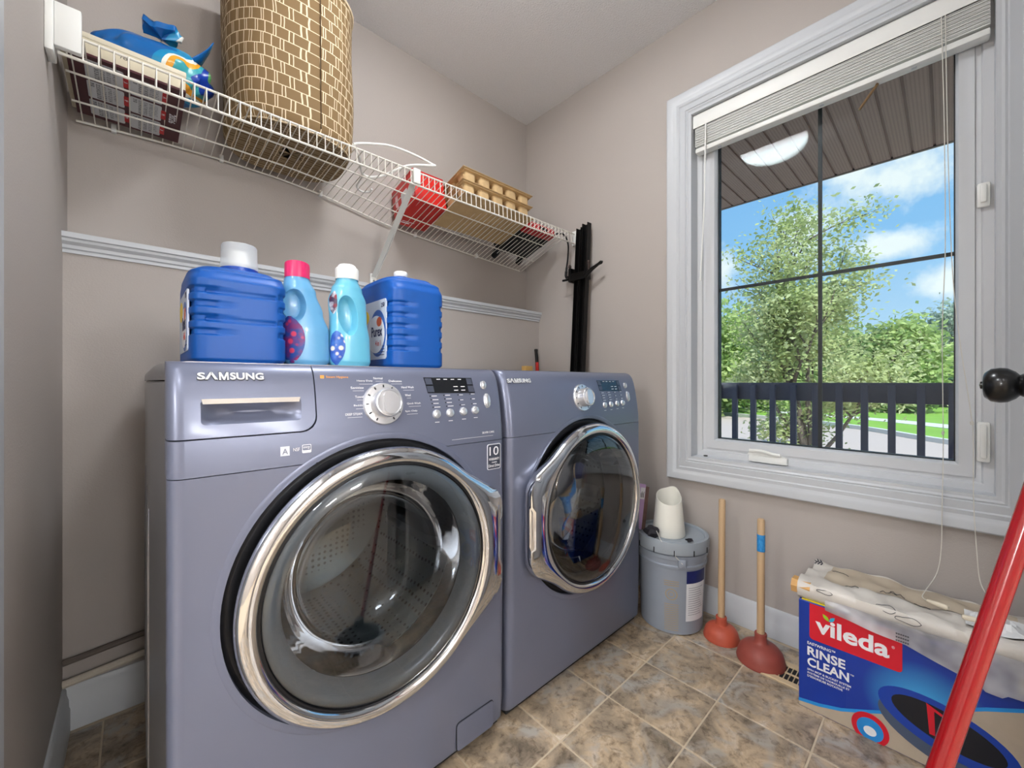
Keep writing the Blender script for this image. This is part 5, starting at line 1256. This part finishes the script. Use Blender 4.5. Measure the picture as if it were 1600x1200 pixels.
def main_tree():
    rnd = random.Random(21); bx_, by_ = 9.73, 1.86
    t = thing('leafy_tree', 'open pale green leafy tree with several stems in the middle of the window', 'tree', (bx_, by_, GZ))
    br_, an = branchy((bx_, by_, GZ), [((.05, .05, 1), 3.9, .085), ((-.05, .20, 1), 3.3, .07), ((.1, -.16, 1), 3.4, .06), ((.0, -.55, .8), 2.0, .045), ((0, .5, .85), 2.0, .045)], rnd)
    b = B()
    for p, r in br_: tube(b, p, [max(.004, v) for v in r], 6)
    obj('trunk_and_branches', b, mBark, t)
    P_ = []
    for p, lev in an:
        if rnd.random() < (.6 if p.z < .3 else .45 if p.z < 2.2 else .15): continue
        k = 26 if lev >= 2 else 8
        P_.append(np.array(p)+rng.normal(size=(k, 3))*np.array([.20, .20, .15]))
    P_ = np.concatenate(P_); leaves('foliage', P_, .046, leafmat('pale_leaf', (178, 188, 122), (214, 218, 166)), t)
main_tree()
def far_tree(px, py, h, w, cols, label, name='background_tree', n=7000, size=.16, low=.06):
    t = thing(name, label, 'tree', (px, py, GZ), group='trees beyond the street'); rnd = random.Random(int(px*100+py*10))
    b = B(); tube(b, [(px, py, GZ), (px+.1, py, GZ+h*.4), (px, py+.1, GZ+h*.85)], [.16, .11, .03], 7)
    for k in range(8):
        a = rnd.uniform(0, 6.28); z = GZ+h*rnd.uniform(.2, .7); tube(b, [(px, py, z), (px+.4*w*math.cos(a), py+.4*w*math.sin(a), z+.25*w)], [.05, .015], 5)
    obj('trunk', b, mBark, t)
    blobs = []
    for k in range(26):
        f = rnd.uniform(low, .95); rr = w*.5*(math.sin(PI*min(1, .12+f*.92))**.7)*rnd.uniform(.3, .95); a = rnd.uniform(0, 6.28)
        blobs.append((px+rr*math.cos(a), py+rr*math.sin(a), GZ+h*f, w*rnd.uniform(.13, .24)))
    m = n//26; P_ = np.concatenate([np.array([[x, y, z]])+rng.normal(size=(m, 3))*s*.55 for x, y, z, s in blobs]); P_[:, 2] = np.maximum(P_[:, 2], GZ+.1)
    leaves('foliage', P_, size, leafmat('leaf', *cols), t)
G1 = ((164, 184, 112), (206, 216, 146)); G2 = ((150, 170, 116), (188, 200, 142)); G3 = ((156, 172, 156), (188, 198, 180)); G4 = ((146, 170, 104), (194, 206, 132))
def at(px, t):
    u = (px-800)/FPX; c, s = math.cos(YAW), math.sin(YAW); return t*(c+u*s), t*(s-u*c)
for px, dd, h, w, cl_, lab in ((1115, 20, 5.0, 5.0, G1, 'bright green bushy tree at the left edge of the window view'), (1165, 22, 5.4, 5.2, G1, 'bright green rounded tree left of the open leafy tree'), (1215, 27, 5.6, 6, G2, 'mid green tree behind the stems of the open leafy tree'),
                              (1265, 29, 5.4, 6, G4, 'green tree showing just right of the window bar'), (1320, 25, 4.6, 5.2, G1, 'bushy yellow-green tree right of the open leafy tree'), (1368, 22, 4.4, 4.6, G2, 'darker green tree above the middle of the railing'),
                              (1412, 21, 4.5, 4.2, G1, 'bright green pointed tree third from the right edge of the view'), (1452, 26, 5.6, 4.6, G3, 'greyish green tall tree second from the right edge of the view'), (1496, 25, 6.2, 4.6, G3, 'greyish green tall tree at the right edge of the window view'), (1560, 24, 6.8, 5, G3, 'greyish green tree behind the right window frame')):
    x, y = at(px, dd); far_tree(x, y, h, w, cl_, lab)
